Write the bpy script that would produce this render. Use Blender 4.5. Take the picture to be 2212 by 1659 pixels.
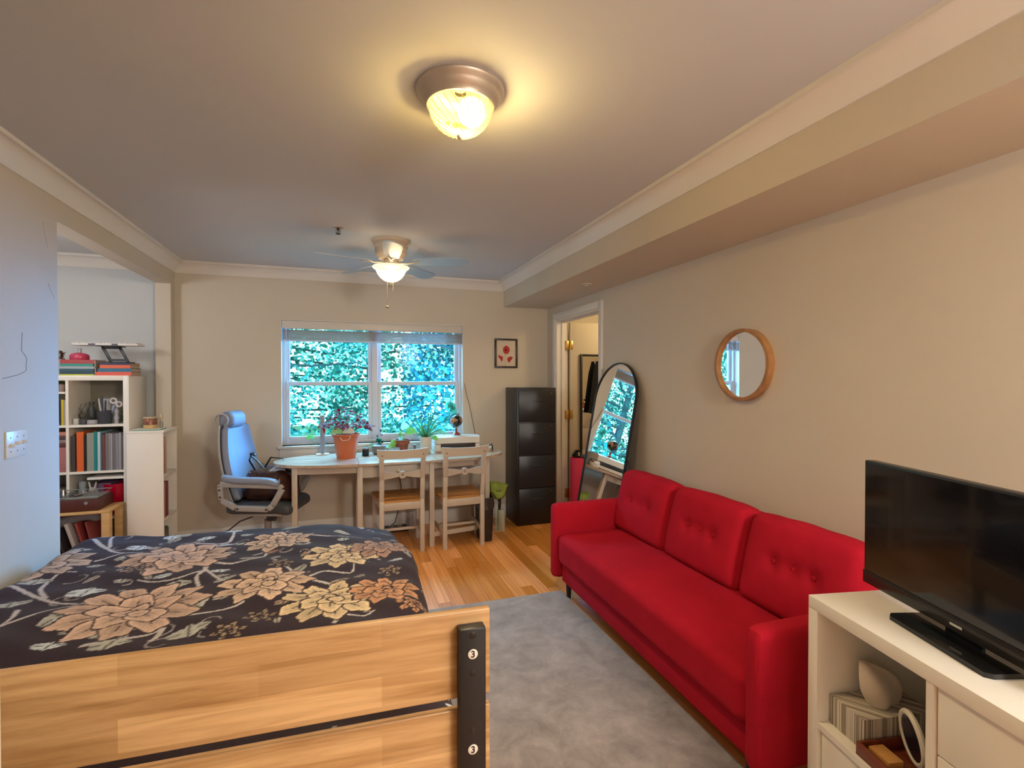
import bpy, bmesh, math, random
import numpy as np
from mathutils import Vector, Matrix, Euler, noise
PI = math.pi
R = math.radians
random.seed(7)
for o in list(bpy.data.objects): bpy.data.objects.remove(o)
SC = bpy.context.scene
COL = SC.collection

# ---------------------------------------------------------------- camera
CAM_Z = 1.445; YAW = 18.63; PITCH = 0.663; FPX = 1080.0; W0, H0 = 2212, 1659
cd = bpy.data.cameras.new('camera'); cam = bpy.data.objects.new('camera', cd); COL.objects.link(cam)
cam.location = (0, 0, CAM_Z); cam.rotation_euler = (R(90 - PITCH), 0, R(-YAW))
cd.sensor_width = 36; cd.sensor_fit = 'HORIZONTAL'; cd.lens = 36 * FPX / W0; cd.clip_start = 0.02
SC.camera = cam
CM = Euler((R(90 - PITCH), 0, R(-YAW))).to_matrix()
def ray(px, py):
    return CM @ Vector(((px - W0/2) / FPX, (H0/2 - py) / FPX, -1.0))
def onX(px, py, X):
    d = ray(px, py); return Vector((0, 0, CAM_Z)) + d * (X / d.x)
def onY(px, py, Y):
    d = ray(px, py); return Vector((0, 0, CAM_Z)) + d * (Y / d.y)
def onZ(px, py, Z):
    d = ray(px, py); return Vector((0, 0, CAM_Z)) + d * ((Z - CAM_Z) / d.z)

# ---------------------------------------------------------------- world, exposure, large lights
SC.view_settings.view_transform = 'Standard'; SC.view_settings.look = 'None'
SC.view_settings.gamma = 1; SC.view_settings.use_curve_mapping = False
SC.view_settings.exposure = 1.25
wd = bpy.data.worlds.new('world'); SC.world = wd; wd.use_nodes = True
bg = wd.node_tree.nodes['Background']
bg.inputs[0].default_value = (0.55, 0.95, 1.0, 1); bg.inputs[1].default_value = 1.0

def light(name, kind, loc, energy, color, size=None, rot=None, sy=None, spread=None):
    l = bpy.data.lights.new(name, kind); l.energy = energy; l.color = color
    o = bpy.data.objects.new(name, l); COL.objects.link(o); o.location = loc
    if rot: o.rotation_euler = rot
    if kind == 'AREA':
        l.size = size
        if sy: l.shape = 'RECTANGLE'; l.size_y = sy
        if spread: l.spread = spread
    elif size is not None: l.shadow_soft_size = size
    return o
def aim(o, target):
    o.rotation_euler = (Vector(target) - o.location).to_track_quat('-Z', 'Y').to_euler()
# open sky above the trees (daylight that falls in through the window)
sky = light('sky_light', 'AREA', (0.6, 6.5, 3.2), 350, (0.20, 0.60, 1.0), 3.6, sy=1.7); aim(sky, (0.1, 3.6, 0.6))
sky2 = light('sky_light_side', 'AREA', (2.9, 6.6, 1.9), 440, (0.08, 0.40, 1.0), 1.6, sy=1.3); aim(sky2, (-1.2, 3.0, 1.0))
WARM = (1.0, 0.74, 0.46); WHITE = (1.0, 0.88, 0.74)
light('dome_bulb', 'POINT', (0.42, 1.69, 2.315), 8.5, (1.0, 0.76, 0.36), 0.045)
light('fan_bulb', 'POINT', (0.33, 3.733, 2.215), 10, (1.0, 0.70, 0.42), 0.035)
light('rear_fill_light', 'POINT', (1.35, -1.25, 1.95), 62, (1.0, .97, .93), 0.25)  # added fill behind the camera, brightens the whole room; no fixture stands there
for nm_, lc_, en_ in (('dome_fill_spot', (0.40, 1.69, 2.30), 28), ('fan_fill_spot', (0.33, 3.733, 2.20), 16)):  # extra spots added at both fixtures to brighten what lies below
    o_ = light(nm_, 'SPOT', lc_, en_, (1.0, .84, .60), 0.06); o_.data.spot_size = R(165); o_.data.spot_blend = 1.0
light('alcove_fill_light', 'POINT', (-2.2, 3.3, 2.0), 11, (0.98, 0.97, .97), 0.15)  # added light to lift the alcove, an unseen source without a fixture
light('next_room_lamp', 'POINT', (2.9, 3.9, 2.2), 10, (1.0, 0.74, 0.38), 0.12)

# ---------------------------------------------------------------- materials
MATS = {}
def nt(name):
    m = bpy.data.materials.new(name); m.use_nodes = True
    t = m.node_tree; return m, t, t.nodes['Principled BSDF']
def M(name, col, rough=0.5, metal=0.0, bump=0.0, bs=60, var=0.0, vs=4, coat=0, sheen=0, trans=0, emit=None, es=0, alpha=1, spec=None):
    if name in MATS: return MATS[name]
    m, t, b = nt(name)
    b.inputs['Base Color'].default_value = (*col, 1); b.inputs['Roughness'].default_value = rough
    b.inputs['Metallic'].default_value = metal; b.inputs['Coat Weight'].default_value = coat
    b.inputs['Sheen Weight'].default_value = sheen; b.inputs['Transmission Weight'].default_value = trans
    b.inputs['Alpha'].default_value = alpha
    if spec is not None: b.inputs['Specular IOR Level'].default_value = spec
    if emit: b.inputs['Emission Color'].default_value = (*emit, 1); b.inputs['Emission Strength'].default_value = es
    tc = t.nodes.new('ShaderNodeTexCoord')
    if var:
        n = t.nodes.new('ShaderNodeTexNoise'); n.inputs['Scale'].default_value = vs; n.inputs['Detail'].default_value = 4
        t.links.new(tc.outputs['Object'], n.inputs['Vector'])
        r = t.nodes.new('ShaderNodeValToRGB'); r.color_ramp.elements[0].position = .3; r.color_ramp.elements[1].position = .7
        r.color_ramp.elements[0].color = tuple(c*(1-var) for c in col) + (1,); r.color_ramp.elements[1].color = tuple(min(1, c*(1+var)) for c in col) + (1,)
        t.links.new(n.outputs['Fac'], r.inputs['Fac']); t.links.new(r.outputs['Color'], b.inputs['Base Color'])
    if bump:
        n = t.nodes.new('ShaderNodeTexNoise'); n.inputs['Scale'].default_value = bs; n.inputs['Detail'].default_value = 3
        t.links.new(tc.outputs['Object'], n.inputs['Vector'])
        bp = t.nodes.new('ShaderNodeBump'); bp.inputs['Strength'].default_value = bump; bp.inputs['Distance'].default_value = 0.004
        t.links.new(n.outputs['Fac'], bp.inputs['Height']); t.links.new(bp.outputs['Normal'], b.inputs['Normal'])
    MATS[name] = m; return m
def WOOD(name, c1, c2, scale=(1.5, 22, 22), rough=0.45, blocks=None, rnd=0.0, coat=0.0):
    """grain stretched along the axis with the small scale; blocks=(len, height, swizzle) for finger-jointed board"""
    if name in MATS: return MATS[name]
    m, t, b = nt(name); L = t.links.new
    tc = t.nodes.new('ShaderNodeTexCoord'); mp = t.nodes.new('ShaderNodeMapping')
    mp.inputs['Scale'].default_value = scale
    oi = t.nodes.new('ShaderNodeObjectInfo'); mul = t.nodes.new('ShaderNodeMath'); mul.operation = 'MULTIPLY'; mul.inputs[1].default_value = 37
    L(oi.outputs['Random'], mul.inputs[0])
    va = t.nodes.new('ShaderNodeVectorMath'); va.operation = 'ADD'
    L(tc.outputs['Object'], mp.inputs['Vector']); L(mp.outputs['Vector'], va.inputs[0]); L(mul.outputs[0], va.inputs[1])
    n = t.nodes.new('ShaderNodeTexNoise'); n.inputs['Scale'].default_value = 1.0; n.inputs['Detail'].default_value = 9; n.inputs['Roughness'].default_value = .62; n.inputs['Distortion'].default_value = 0.5
    L(va.outputs[0], n.inputs['Vector'])
    r = t.nodes.new('ShaderNodeValToRGB'); r.color_ramp.elements[0].position = .36; r.color_ramp.elements[1].position = .62
    r.color_ramp.elements[0].color = (*c1, 1); r.color_ramp.elements[1].color = (*c2, 1)
    L(n.outputs['Fac'], r.inputs['Fac']); out = r.outputs['Color']
    if blocks:
        sx = t.nodes.new('ShaderNodeSeparateXYZ'); cx = t.nodes.new('ShaderNodeCombineXYZ'); L(tc.outputs['Object'], sx.inputs[0])
        L(sx.outputs[blocks[2][0]], cx.inputs[0]); L(sx.outputs[blocks[2][1]], cx.inputs[1])
        br = t.nodes.new('ShaderNodeTexBrick'); br.inputs['Scale'].default_value = 1; br.inputs['Mortar Size'].default_value = 0
        br.inputs['Brick Width'].default_value = blocks[0]; br.inputs['Row Height'].default_value = blocks[1]
        br.inputs['Color1'].default_value = (.72, .66, .6, 1); br.inputs['Color2'].default_value = (1.12, 1.12, 1.12, 1)
        L(cx.outputs[0], br.inputs['Vector'])
        mx = t.nodes.new('ShaderNodeMix'); mx.data_type = 'RGBA'; mx.blend_type = 'MULTIPLY'; mx.inputs['Factor'].default_value = .75
        L(out, mx.inputs[6]); L(br.outputs['Color'], mx.inputs[7]); out = mx.outputs[2]
    if rnd:
        mr = t.nodes.new('ShaderNodeMapRange'); mr.inputs[3].default_value = 1 - rnd; mr.inputs[4].default_value = 1 + rnd
        L(oi.outputs['Random'], mr.inputs[0])
        hs = t.nodes.new('ShaderNodeHueSaturation'); L(out, hs.inputs['Color']); L(mr.outputs[0], hs.inputs['Value'])
        mr2 = t.nodes.new('ShaderNodeMapRange'); mr2.inputs[3].default_value = 1.04; mr2.inputs[4].default_value = .88
        L(oi.outputs['Random'], mr2.inputs[0]); L(mr2.outputs[0], hs.inputs['Saturation']); out = hs.outputs['Color']
    L(out, b.inputs['Base Color']); b.inputs['Roughness'].default_value = rough; b.inputs['Coat Weight'].default_value = coat
    b.inputs['Coat Roughness'].default_value = .15
    bp = t.nodes.new('ShaderNodeBump'); bp.inputs['Strength'].default_value = .12; bp.inputs['Distance'].default_value = .002
    L(n.outputs['Fac'], bp.inputs['Height']); L(bp.outputs['Normal'], b.inputs['Normal'])
    MATS[name] = m; return m
def VCOL(name, rough=0.8, sheen=0.0, translucent=0.0, bump=0.0, bs=300):
    if name in MATS: return MATS[name]
    m, t, b = nt(name)
    a = t.nodes.new('ShaderNodeAttribute'); a.attribute_name = 'Col'
    t.links.new(a.outputs['Color'], b.inputs['Base Color']); b.inputs['Roughness'].default_value = rough
    b.inputs['Sheen Weight'].default_value = sheen; b.inputs['Specular IOR Level'].default_value = .25
    if bump:
        tc = t.nodes.new('ShaderNodeTexCoord'); n = t.nodes.new('ShaderNodeTexNoise'); n.inputs['Scale'].default_value = bs
        t.links.new(tc.outputs['Object'], n.inputs['Vector'])
        bp = t.nodes.new('ShaderNodeBump'); bp.inputs['Strength'].default_value = bump; bp.inputs['Distance'].default_value = .003
        t.links.new(n.outputs['Fac'], bp.inputs['Height']); t.links.new(bp.outputs['Normal'], b.inputs['Normal'])
    if translucent:
        tr = t.nodes.new('ShaderNodeBsdfTranslucent'); t.links.new(a.outputs['Color'], tr.inputs['Color'])
        mx = t.nodes.new('ShaderNodeMixShader'); mx.inputs[0].default_value = translucent
        out = t.nodes['Material Output']
        t.links.new(b.outputs[0], mx.inputs[1]); t.links.new(tr.outputs[0], mx.inputs[2]); t.links.new(mx.outputs[0], out.inputs['Surface'])
    MATS[name] = m; return m
def GLASSY(name, tint=(1, 1, 1), refl=0.08, glow=None, gs=0, transl=0.0):
    if name in MATS: return MATS[name]
    m, t, b = nt(name); L = t.links.new; t.nodes.remove(b); out = t.nodes['Material Output']
    tr = t.nodes.new('ShaderNodeBsdfTransparent'); tr.inputs[0].default_value = (*tint, 1)
    gl = t.nodes.new('ShaderNodeBsdfGlossy'); gl.inputs['Roughness'].default_value = .02
    fr = t.nodes.new('ShaderNodeFresnel'); fr.inputs[0].default_value = 1.0 + refl * 5
    mx = t.nodes.new('ShaderNodeMixShader'); L(fr.outputs[0], mx.inputs[0]); L(tr.outputs[0], mx.inputs[1]); L(gl.outputs[0], mx.inputs[2])
    res = mx.outputs[0]
    if transl:
        d = t.nodes.new('ShaderNodeBsdfTranslucent'); d.inputs[0].default_value = (1, .93, .78, 1)
        m2 = t.nodes.new('ShaderNodeMixShader'); m2.inputs[0].default_value = transl; L(res, m2.inputs[1]); L(d.outputs[0], m2.inputs[2]); res = m2.outputs[0]
    if glow:
        e = t.nodes.new('ShaderNodeEmission'); e.inputs[0].default_value = (*glow, 1); e.inputs[1].default_value = gs
        ad = t.nodes.new('ShaderNodeAddShader'); L(res, ad.inputs[0]); L(e.outputs[0], ad.inputs[1]); res = ad.outputs[0]
    L(res, out.inputs['Surface']); MATS[name] = m; return m

m_wall = M('wall_paint', (.60, .525, .415), .55, bump=.08, bs=220, var=.02, vs=1.5)
m_wall2 = M('alcove_paint', (.56, .57, .56), .6, bump=.08, bs=220)
m_ceil = M('ceiling_paint', (.60, .595, .595), .8, bump=.05, bs=200)
m_trim = M('trim_paint', (.74, .69, .62), .35)
m_white = M('white_laminate', (.88, .83, .74), .35)
m_vinyl = M('window_vinyl', (.62, .64, .70), .4)
m_sill = M('sill_paint', (.66, .60, .52), .4)
m_mirror = M('mirror_silver', (.93, .93, .93), .0, 1.0)
m_black = M('black_plastic', (.012, .012, .013), .35)
m_blackm = M('black_metal', (.012, .012, .014), .42, .2)
m_cab = M('black_cabinet_steel', (.016, .015, .017), .38, .1, bump=.05, bs=400)
m_red = M('red_upholstery', (.46, .010, .026), .9, bump=.35, bs=700, var=.08, vs=6, spec=.12)
m_chairw = M('cream_painted_wood', (.52, .44, .35), .4, var=.03)
m_plank = WOOD('oak_floor', (.60, .185, .028), (.96, .42, .09), (22, 1.6, 22), .3, rnd=.28, coat=.2)
m_pine = WOOD('pine_board', (.40, .215, .08), (.64, .405, .19), (2.2, 26, 40), .38, blocks=(.43, .058, (0, 2)))
m_oak = WOOD('light_oak', (.50, .23, .06), (.66, .34, .11), (6, 6, 30), .42)
m_seat = WOOD('honey_seat', (.36, .15, .035), (.58, .27, .08), (3, 30, 30), .35)
m_top = WOOD('worn_tabletop', (.36, .25, .17), (.56, .42, .30), (3, 26, 26), .22)
m_nickel = M('brushed_nickel', (.50, .42, .34), .42, .55)
m_fanw = M('fan_cream_metal', (.60, .50, .38), .5, .15)
m_terra = M('orange_plastic_pot', (.55, .13, .04), .4)
m_terra2 = M('brown_terracotta', (.26, .075, .035), .75, var=.25, vs=20)
m_soil = M('potting_soil', (.03, .018, .01), .95, bump=1, bs=100)
m_greyf = M('grey_chair_leather', (.22, .24, .30), .6, bump=.1, bs=300)
m_chairpl = M('chair_grey_plastic', (.36, .33, .30), .35)
m_chrome = M('chrome', (.7, .7, .7), .15, 1.0)
m_brownl = M('brown_leather', (.045, .014, .008), .25, bump=.25, bs=30, var=.3, vs=12)
m_green = VCOL('leaf_colour', .45, translucent=.35)
m_grass = M('lawn_green', (.05, .22, .12), .9, var=.4, vs=3)
m_bark = M('tree_bark', (.05, .09, .08), .9, var=.3, vs=8)
def flat(col, rough=.6):
    return M('paint_%02x%02x%02x_%d' % (int(col[0]*255), int(col[1]*255), int(col[2]*255), int(rough*10)), col, rough)

# ---------------------------------------------------------------- mesh builder
class B:
    def __init__(s): s.bm = bmesh.new(); s.T = Matrix()
    def _xf(s, vs):
        if s.T != Matrix(): bmesh.ops.transform(s.bm, matrix=s.T, verts=vs)
    def box(s, x0, x1, y0, y1, z0, z1, bev=0, seg=2):
        c = ((x0+x1)/2, (y0+y1)/2, (z0+z1)/2)
        g = bmesh.ops.create_cube(s.bm, size=1, matrix=Matrix.Translation(c) @ Matrix.Diagonal((abs(x1-x0), abs(y1-y0), abs(z1-z0), 1)))
        vs = g['verts']
        if bev:
            es = list({e for v in vs for e in v.link_edges})
            r = bmesh.ops.bevel(s.bm, geom=es, offset=bev, segments=seg, affect='EDGES', profile=.5)
            vs = list({v for f in r['faces'] for v in f.verts} | {v for v in vs if v.is_valid})
        s._xf(vs); return s
    def obox(s, c, half, rot, bev=0):
        old = s.T; s.T = old @ Matrix.Translation(c) @ rot.to_4x4()
        s.box(-half[0], half[0], -half[1], half[1], -half[2], half[2], bev); s.T = old; return s
    def bar(s, p0, p1, w, h, bev=0, up=(0, 0, 1)):
        """rectangular bar from p0 to p1, w across, h along 'up'"""
        p0 = Vector(p0); p1 = Vector(p1); z = (p1-p0); L = z.length; z.normalize(); u = Vector(up)
        x = u.cross(z)
        if x.length < 1e-4: x = Vector((1, 0, 0)).cross(z)
        x.normalize(); y = z.cross(x); rot = Matrix((x, y, z)).transposed()
        return s.obox((p0+p1)/2, (w/2, h/2, L/2), rot, bev)
    def ring(s, pts):
        return [s.bm.verts.new(p) for p in pts]
    def loft(s, rings, cap0=True, cap1=True, closed=True):
        rs = [s.ring(r) for r in rings]; n = len(rs[0])
        for a, b in zip(rs, rs[1:]):
            for i in range(n if closed else n-1):
                j = (i+1) % n
                s.bm.faces.new((a[i], a[j], b[j], b[i]))
        if cap0 and closed: s.bm.faces.new(list(reversed(rs[0])))
        if cap1 and closed: s.bm.faces.new(rs[-1])
        s._xf([v for r in rs for v in r]); return s
    def lathe(s, prof, n=24, c=(0, 0, 0), cap0=True, cap1=True, flute=0, fn=0):
        rings = []
        for r, z in prof:
            ring = []
            for i in range(n):
                a = 2*PI*i/n; rr = r * (1 + (flute*math.cos(fn*a + z*8) if flute else 0))
                ring.append((c[0]+rr*math.cos(a), c[1]+rr*math.sin(a), c[2]+z))
            rings.append(ring)
        return s.loft(rings, cap0, cap1)
    def cyl(s, p0, p1, r0, r1=None, n=14):
        return s.tube([p0, p1], r0, n, r1)
    def tube(s, pts, r, n=8, r1=None, sq=1.0):
        pts = [Vector(p) for p in pts]; rings = []
        prev = None
        for i, p in enumerate(pts):
            d = (pts[min(i+1, len(pts)-1)] - pts[max(i-1, 0)]).normalized()
            if prev is None:
                x = d.orthogonal().normalized()
            else:
                x = (prev - d*prev.dot(d)); x = x.normalized() if x.length > 1e-5 else d.orthogonal().normalized()
            prev = x; y = d.cross(x)
            rr = r if r1 is None else r + (r1-r)*i/(len(pts)-1)
            rings.append([p + x*rr*math.cos(2*PI*k/n) + y*rr*sq*math.sin(2*PI*k/n) for k in range(n)])
        return s.loft(rings)
    def prism(s, poly, axis, a, b):
        """poly in the two other axes (in xyz order), extruded along axis from a to b"""
        def P(u, v, w):
            return {'x': (w, u, v), 'y': (u, w, v), 'z': (u, v, w)}[axis]
        return s.loft([[P(u, v, a) for u, v in poly], [P(u, v, b) for u, v in poly]])
    def sphere(s, c, r, seg=20, rings=12, sc=(1, 1, 1)):
        g = bmesh.ops.create_uvsphere(s.bm, u_segments=seg, v_segments=rings, radius=r, matrix=Matrix.Translation(c) @ Matrix.Diagonal((*sc, 1)))
        s._xf(g['verts']); return s
    def torus(s, c, Rr, r, axis='z', n=28, k=8, a0=0, a1=2*PI):
        full = abs(a1-a0-2*PI) < 1e-6
        pts = []
        for i in range(n + (1)):
            a = a0 + (a1-a0)*i/n; u, v = Rr*math.cos(a), Rr*math.sin(a)
            pts.append(Vector(c) + Vector({'z': (u, v, 0), 'y': (u, 0, v), 'x': (0, u, v)}[axis]))
        return s.tube(pts, r, k)
    def rbox(s, c, half, r, n=12, fn=None, rot=None):
        """rounded cushion; fn(p, unit p) may displace"""
        tmp = bmesh.new(); bmesh.ops.create_cube(tmp, size=2)
        bmesh.ops.subdivide_edges(tmp, edges=tmp.edges[:], cuts=n, use_grid_fill=True)
        for v in tmp.verts:
            u = v.co.copy()
            w = Vector([math.copysign(abs(q)**.8, q) for q in u])
            q = Vector([w[i]*half[i] for i in range(3)])
            inn = Vector([max(-(half[i]-r), min(half[i]-r, q[i])) for i in range(3)])
            d = q - inn
            if d.length > 1e-6:
                q = inn + d.normalized()*r
            if fn: q = fn(q, u)
            v.co = q
        mp = {}
        Mx = s.T @ Matrix.Translation(c) @ (rot.to_4x4() if rot else Matrix())
        for v in tmp.verts: mp[v.index] = s.bm.verts.new(Mx @ v.co)
        for f in tmp.faces: s.bm.faces.new([mp[v.index] for v in f.verts])
        tmp.free(); return s
    def leaf(s, p, d, up, L, w, droop=.25, kind='oval', fold=.15):
        p = Vector(p); d = Vector(d).normalized(); up = Vector(up); x = d.cross(up)
        if x.length < 1e-3: x = d.orthogonal()
        x.normalize(); nrm = x.cross(d)
        prof = {'oval': [(0, .05), (.2, .75), (.45, 1), (.75, .7), (1, .03)], 'heart': [(-.08, .5), (.08, .95), (.35, 1), (.7, .6), (1, .03)],
                'blade': [(0, .8), (.3, 1), (.6, .8), (.85, .5), (1, .05)]}[kind]
        vs = []
        for t, q in prof:
            c = p + d*L*t - Vector((0, 0, 1))*droop*L*t*t
            hw = w/2*q
            vs.append((s.bm.verts.new(s.T @ (c + x*hw + nrm*fold*hw)), s.bm.verts.new(s.T @ c), s.bm.verts.new(s.T @ (c - x*hw + nrm*fold*hw))))
        for a, b in zip(vs, vs[1:]):
            s.bm.faces.new((a[0], b[0], b[1], a[1])); s.bm.faces.new((a[1], b[1], b[2], a[2]))
        return s
    def paint(s, col):
        """colour every face not painted so far"""
        lay = s.bm.loops.layers.float_color.get('Col') or s.bm.loops.layers.float_color.new('Col')
        for f in s.bm.faces:
            if not f.tag:
                f.tag = True
                for l in f.loops: l[lay] = (*col, 1)
        return s
    def done(s, name, mat, parent=None, ang=38, smooth=True):
        me = bpy.data.meshes.new(name)
        bmesh.ops.recalc_face_normals(s.bm, faces=s.bm.faces[:])
        s.bm.to_mesh(me); s.bm.free()
        if smooth:
            me.shade_smooth(); me.set_sharp_from_angle(angle=R(ang))
        me.materials.append(mat)
        o = bpy.data.objects.new(name, me); COL.objects.link(o)
        if parent: o.parent = parent
        return o
def tag(o, label=None, cat=None, group=None, kind=None):
    if label: o['label'] = label
    if cat: o['category'] = cat
    if group: o['group'] = group
    if kind: o['kind'] = kind
    return o
def thing(name, label, cat, loc=(0, 0, 0), rz=0, group=None):
    o = bpy.data.objects.new(name, None); COL.objects.link(o); o.empty_display_size = .1
    o.location = loc; o.rotation_euler = (0, 0, rz)
    return tag(o, label, cat, group)
def dup(root, loc=None, rz=None, label=None):
    r = root.copy(); COL.objects.link(r)
    if loc is not None: r.location = loc
    if rz is not None: r.rotation_euler = (0, 0, rz)
    if label: r['label'] = label
    for ch in list(root.children):
        c = ch.copy(); COL.objects.link(c); c.parent = r
        for g in list(ch.children):
            d = g.copy(); COL.objects.link(d); d.parent = c
    return r
def struct(name, b, m, parent=None, **k):
    o = b.done(name, m, parent, **k)
    if not parent: o['kind'] = 'structure'
    return o

# ================================================================ SETTING
XL, XR, YB, ZC = -1.364, 2.08, 4.97, 2.44
XS, ZS = 1.584, 2.186            # boxed beam along the right wall
YO, YO2, ZH = 3.125, 4.87, 2.235 # opening in the left wall
WX0, WX1, WZ0, WZ1 = -.537, 1.15, .825, 1.977
fl = struct('floor', B().box(XL-.1, XR+.12, .45, YB+.1, -.1, -.0125), M('subfloor', (.12, .05, .02), .8))
# floor boards running towards the window
pm = B().box(-.5, .5, -.5, .5, -.5, .5, 0).done('plank', m_plank, fl, smooth=False)
first = True; bw = .084; x = XL
while x < XR - .005:
    w = min(bw, XR - x); y = .5 - random.random()*.5
    while y < YB:
        L = random.uniform(.75, 1.35); y1 = min(y+L, YB)
        if YB - y1 < .2: y1 = YB
        y0 = max(y, .5)
        if y1 - y0 > .03:
            o = pm if first else pm.copy()
            if not first: COL.objects.link(o); o.parent = fl
            first = False
            o.location = (x+w/2, (y0+y1)/2, -.006 + random.uniform(-.0004, .0003)); o.scale = (w-.0016, y1-y0-.0016, .012)
        y = y1
    x += bw
struct('floor_rear', B().box(XL-.1, XR+.12, -1.95, .5, -.1, 0), m_plank)
struct('floor_alcove', B().box(-3.0, XL-.1, 1.9, YB+.1, -.1, 0), m_plank)
struct('floor_bedroom', B().box(XR+.12, 4.6, 2.6, YB+.1, -.1, 0), m_plank)
struct('ceiling', B().box(-3.1, 4.7, -2.0, 5.15, ZC, ZC+.1), m_ceil)
b = B(); t_ = .16
struct('wall_alcove_back', B().box(-3.1, XL-.055, YB, YB+t_, 0, ZC), m_wall2)
b.box(XL-.055, WX0, YB, YB+t_, 0, ZC); b.box(WX1, 4.7, YB, YB+t_, 0, ZC)
b.box(WX0, WX1, YB, YB+t_, 0, WZ0); b.box(WX0, WX1, YB, YB+t_, WZ1, ZC)
struct('wall_back', b, m_wall)
b = B(); b.box(XL-.11, XL, .4, YO, 0, ZC); b.box(XL-.11, XL, YO, YO2, ZH, ZC); b.box(XL-.11, XL, YO2, YB, 0, ZC)
wl = struct('wall_left', b, m_wall)
b = B(); DY0, DY1, DZ = 3.815, 4.74, 2.045
b.box(XR, XR+.12, -1.95, DY0, 0, ZC); b.box(XR, XR+.12, DY0, DY1, DZ, ZC); b.box(XR, XR+.12, DY1, YB, 0, ZC)
struct('wall_right', b, m_wall)
struct('wall_near', B().box(XL-.11, -.2575, .38, .5, 0, ZC), m_wall)
struct('wall_rear', B().box(XL-.11, XR+.12, -1.95, -1.85, 0, ZC), m_wall)
struct('wall_rear_left', B().box(XL-.11, XL-.0, -1.85, .38, 0, ZC), m_wall)
b = B(); b.box(-3.1, -3.0, 1.8, YB, 0, ZC); b.box(-3.0, XL-.11, 1.8, 1.9, 0, ZC)
struct('wall_alcove', b, m_wall2)
b = B(); b.box(4.6, 4.7, 2.6, YB, 0, ZC); b.box(XR+.12, 4.7, 2.5, 2.6, 0, ZC)
struct('wall_bedroom', b, m_wall)
struct('soffit_right', B().box(XS, XR, -1.85, YB, ZS, ZC), m_wall)
# hairline cracks in the plaster of the left wall
def crack(pts, r=.0011):
    tube = B().tube([onX(px, py, XL+.0002) for px, py in pts], r, 5)
    tube.done('plaster_crack', flat((.20, .19, .17), .9), wl)
crack([(48, 718), (47, 735), (46, 757), (54, 768), (58, 776), (56, 790), (57, 800), (48, 806), (38, 810), (22, 814), (5, 818)], .0013)
crack([(104, 612), (110, 628), (118, 645)], .0006); crack([(92, 478), (96, 505), (103, 535)], .0005)
# cove moulding
prof = [(0, -.095), (.008, -.095), (.014, -.085), (.024, -.062), (.042, -.038), (.064, -.022), (.074, -.019), (.086, -.019), (.086, 0), (0, 0)]
struct('trim_1', B().prism([(YB-u, ZC+v) for u, v in prof], 'x', XL, XS), m_trim)
struct('trim_2', B().prism([(XL+u, ZC+v) for u, v in prof], 'y', .5, YB), m_trim)
struct('trim_3', B().prism([(XS-u, ZC+v) for u, v in prof], 'y', -1.85, YB), m_trim)
struct('trim_4', B().prism([(YB-u, ZC+v) for u, v in prof], 'x', -3.0, XL-.11), m_trim)
bp_ = [(0, 0), (.016, 0), (.016, .105), (.010, .118), (.007, .13), (0, .13)]
struct('baseboard_back', B().prism([(YB-u, v) for u, v in bp_], 'x', XL, XR), m_trim)
struct('baseboard_left', B().prism([(XL+u, v) for u, v in bp_], 'y', .5, YO), m_trim)
struct('baseboard_right', B().prism([(XR-u, v) for u, v in bp_], 'y', -1.85, DY0-.07), m_trim)
struct('baseboard_alcove', B().prism([(YB-u, v) for u, v in bp_], 'x', -3.0, XL-.11), m_trim)
# door casing, jamb, leaf
b = B()
b.box(XR-.018, XR, DY0-.062, DY0, 0, DZ+.062, .004); b.box(XR-.018, XR, DY1, DY1+.062, 0, DZ+.062, .004); b.box(XR-.018, XR, DY0, DY1, DZ, DZ+.062, .004)
struct('trim_5', b, m_trim)
b = B(); j = .018
b.box(XR-.004, XR+.124, DY0, DY0+j, 0, DZ); b.box(XR-.004, XR+.124, DY1-j, DY1, 0, DZ); b.box(XR-.004, XR+.124, DY0+j, DY1-j, DZ-j, DZ)
b.box(XR+.05, XR+.085, DY0+j, DY0+j+.012, 0, DZ-j); b.box(XR+.05, XR+.085, DY1-j-.012, DY1-j, 0, DZ-j); b.box(XR+.05, XR+.085, DY0+j, DY1-j, DZ-j-.012, DZ-j)
struct('trim_6', b, m_trim)
dr = bpy.data.objects.new('door_1', None); COL.objects.link(dr); dr['kind'] = 'structure'; dr['label'] = 'cream door standing open into the next room'
dr.location = (XR+.135, DY1-.04, 0)
B().box(0, .84, -.005, .03, .01, DZ-.025, .002).done('door_leaf', m_wall, dr)
for z in (1.785, 1.07, .26):
    h = B().box(-.045, -.004, -.0, .020, z-.045, z+.045, .002)
    h.cyl((0, -.010, z-.047), (0, -.010, z+.047), .006, n=10); h.box(.004, .03, -.009, -.0055, z-.045, z+.045, .001)
    h.done('hinge', M('brass', (.75, .5, .16), .3, 1.0), dr)

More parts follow.
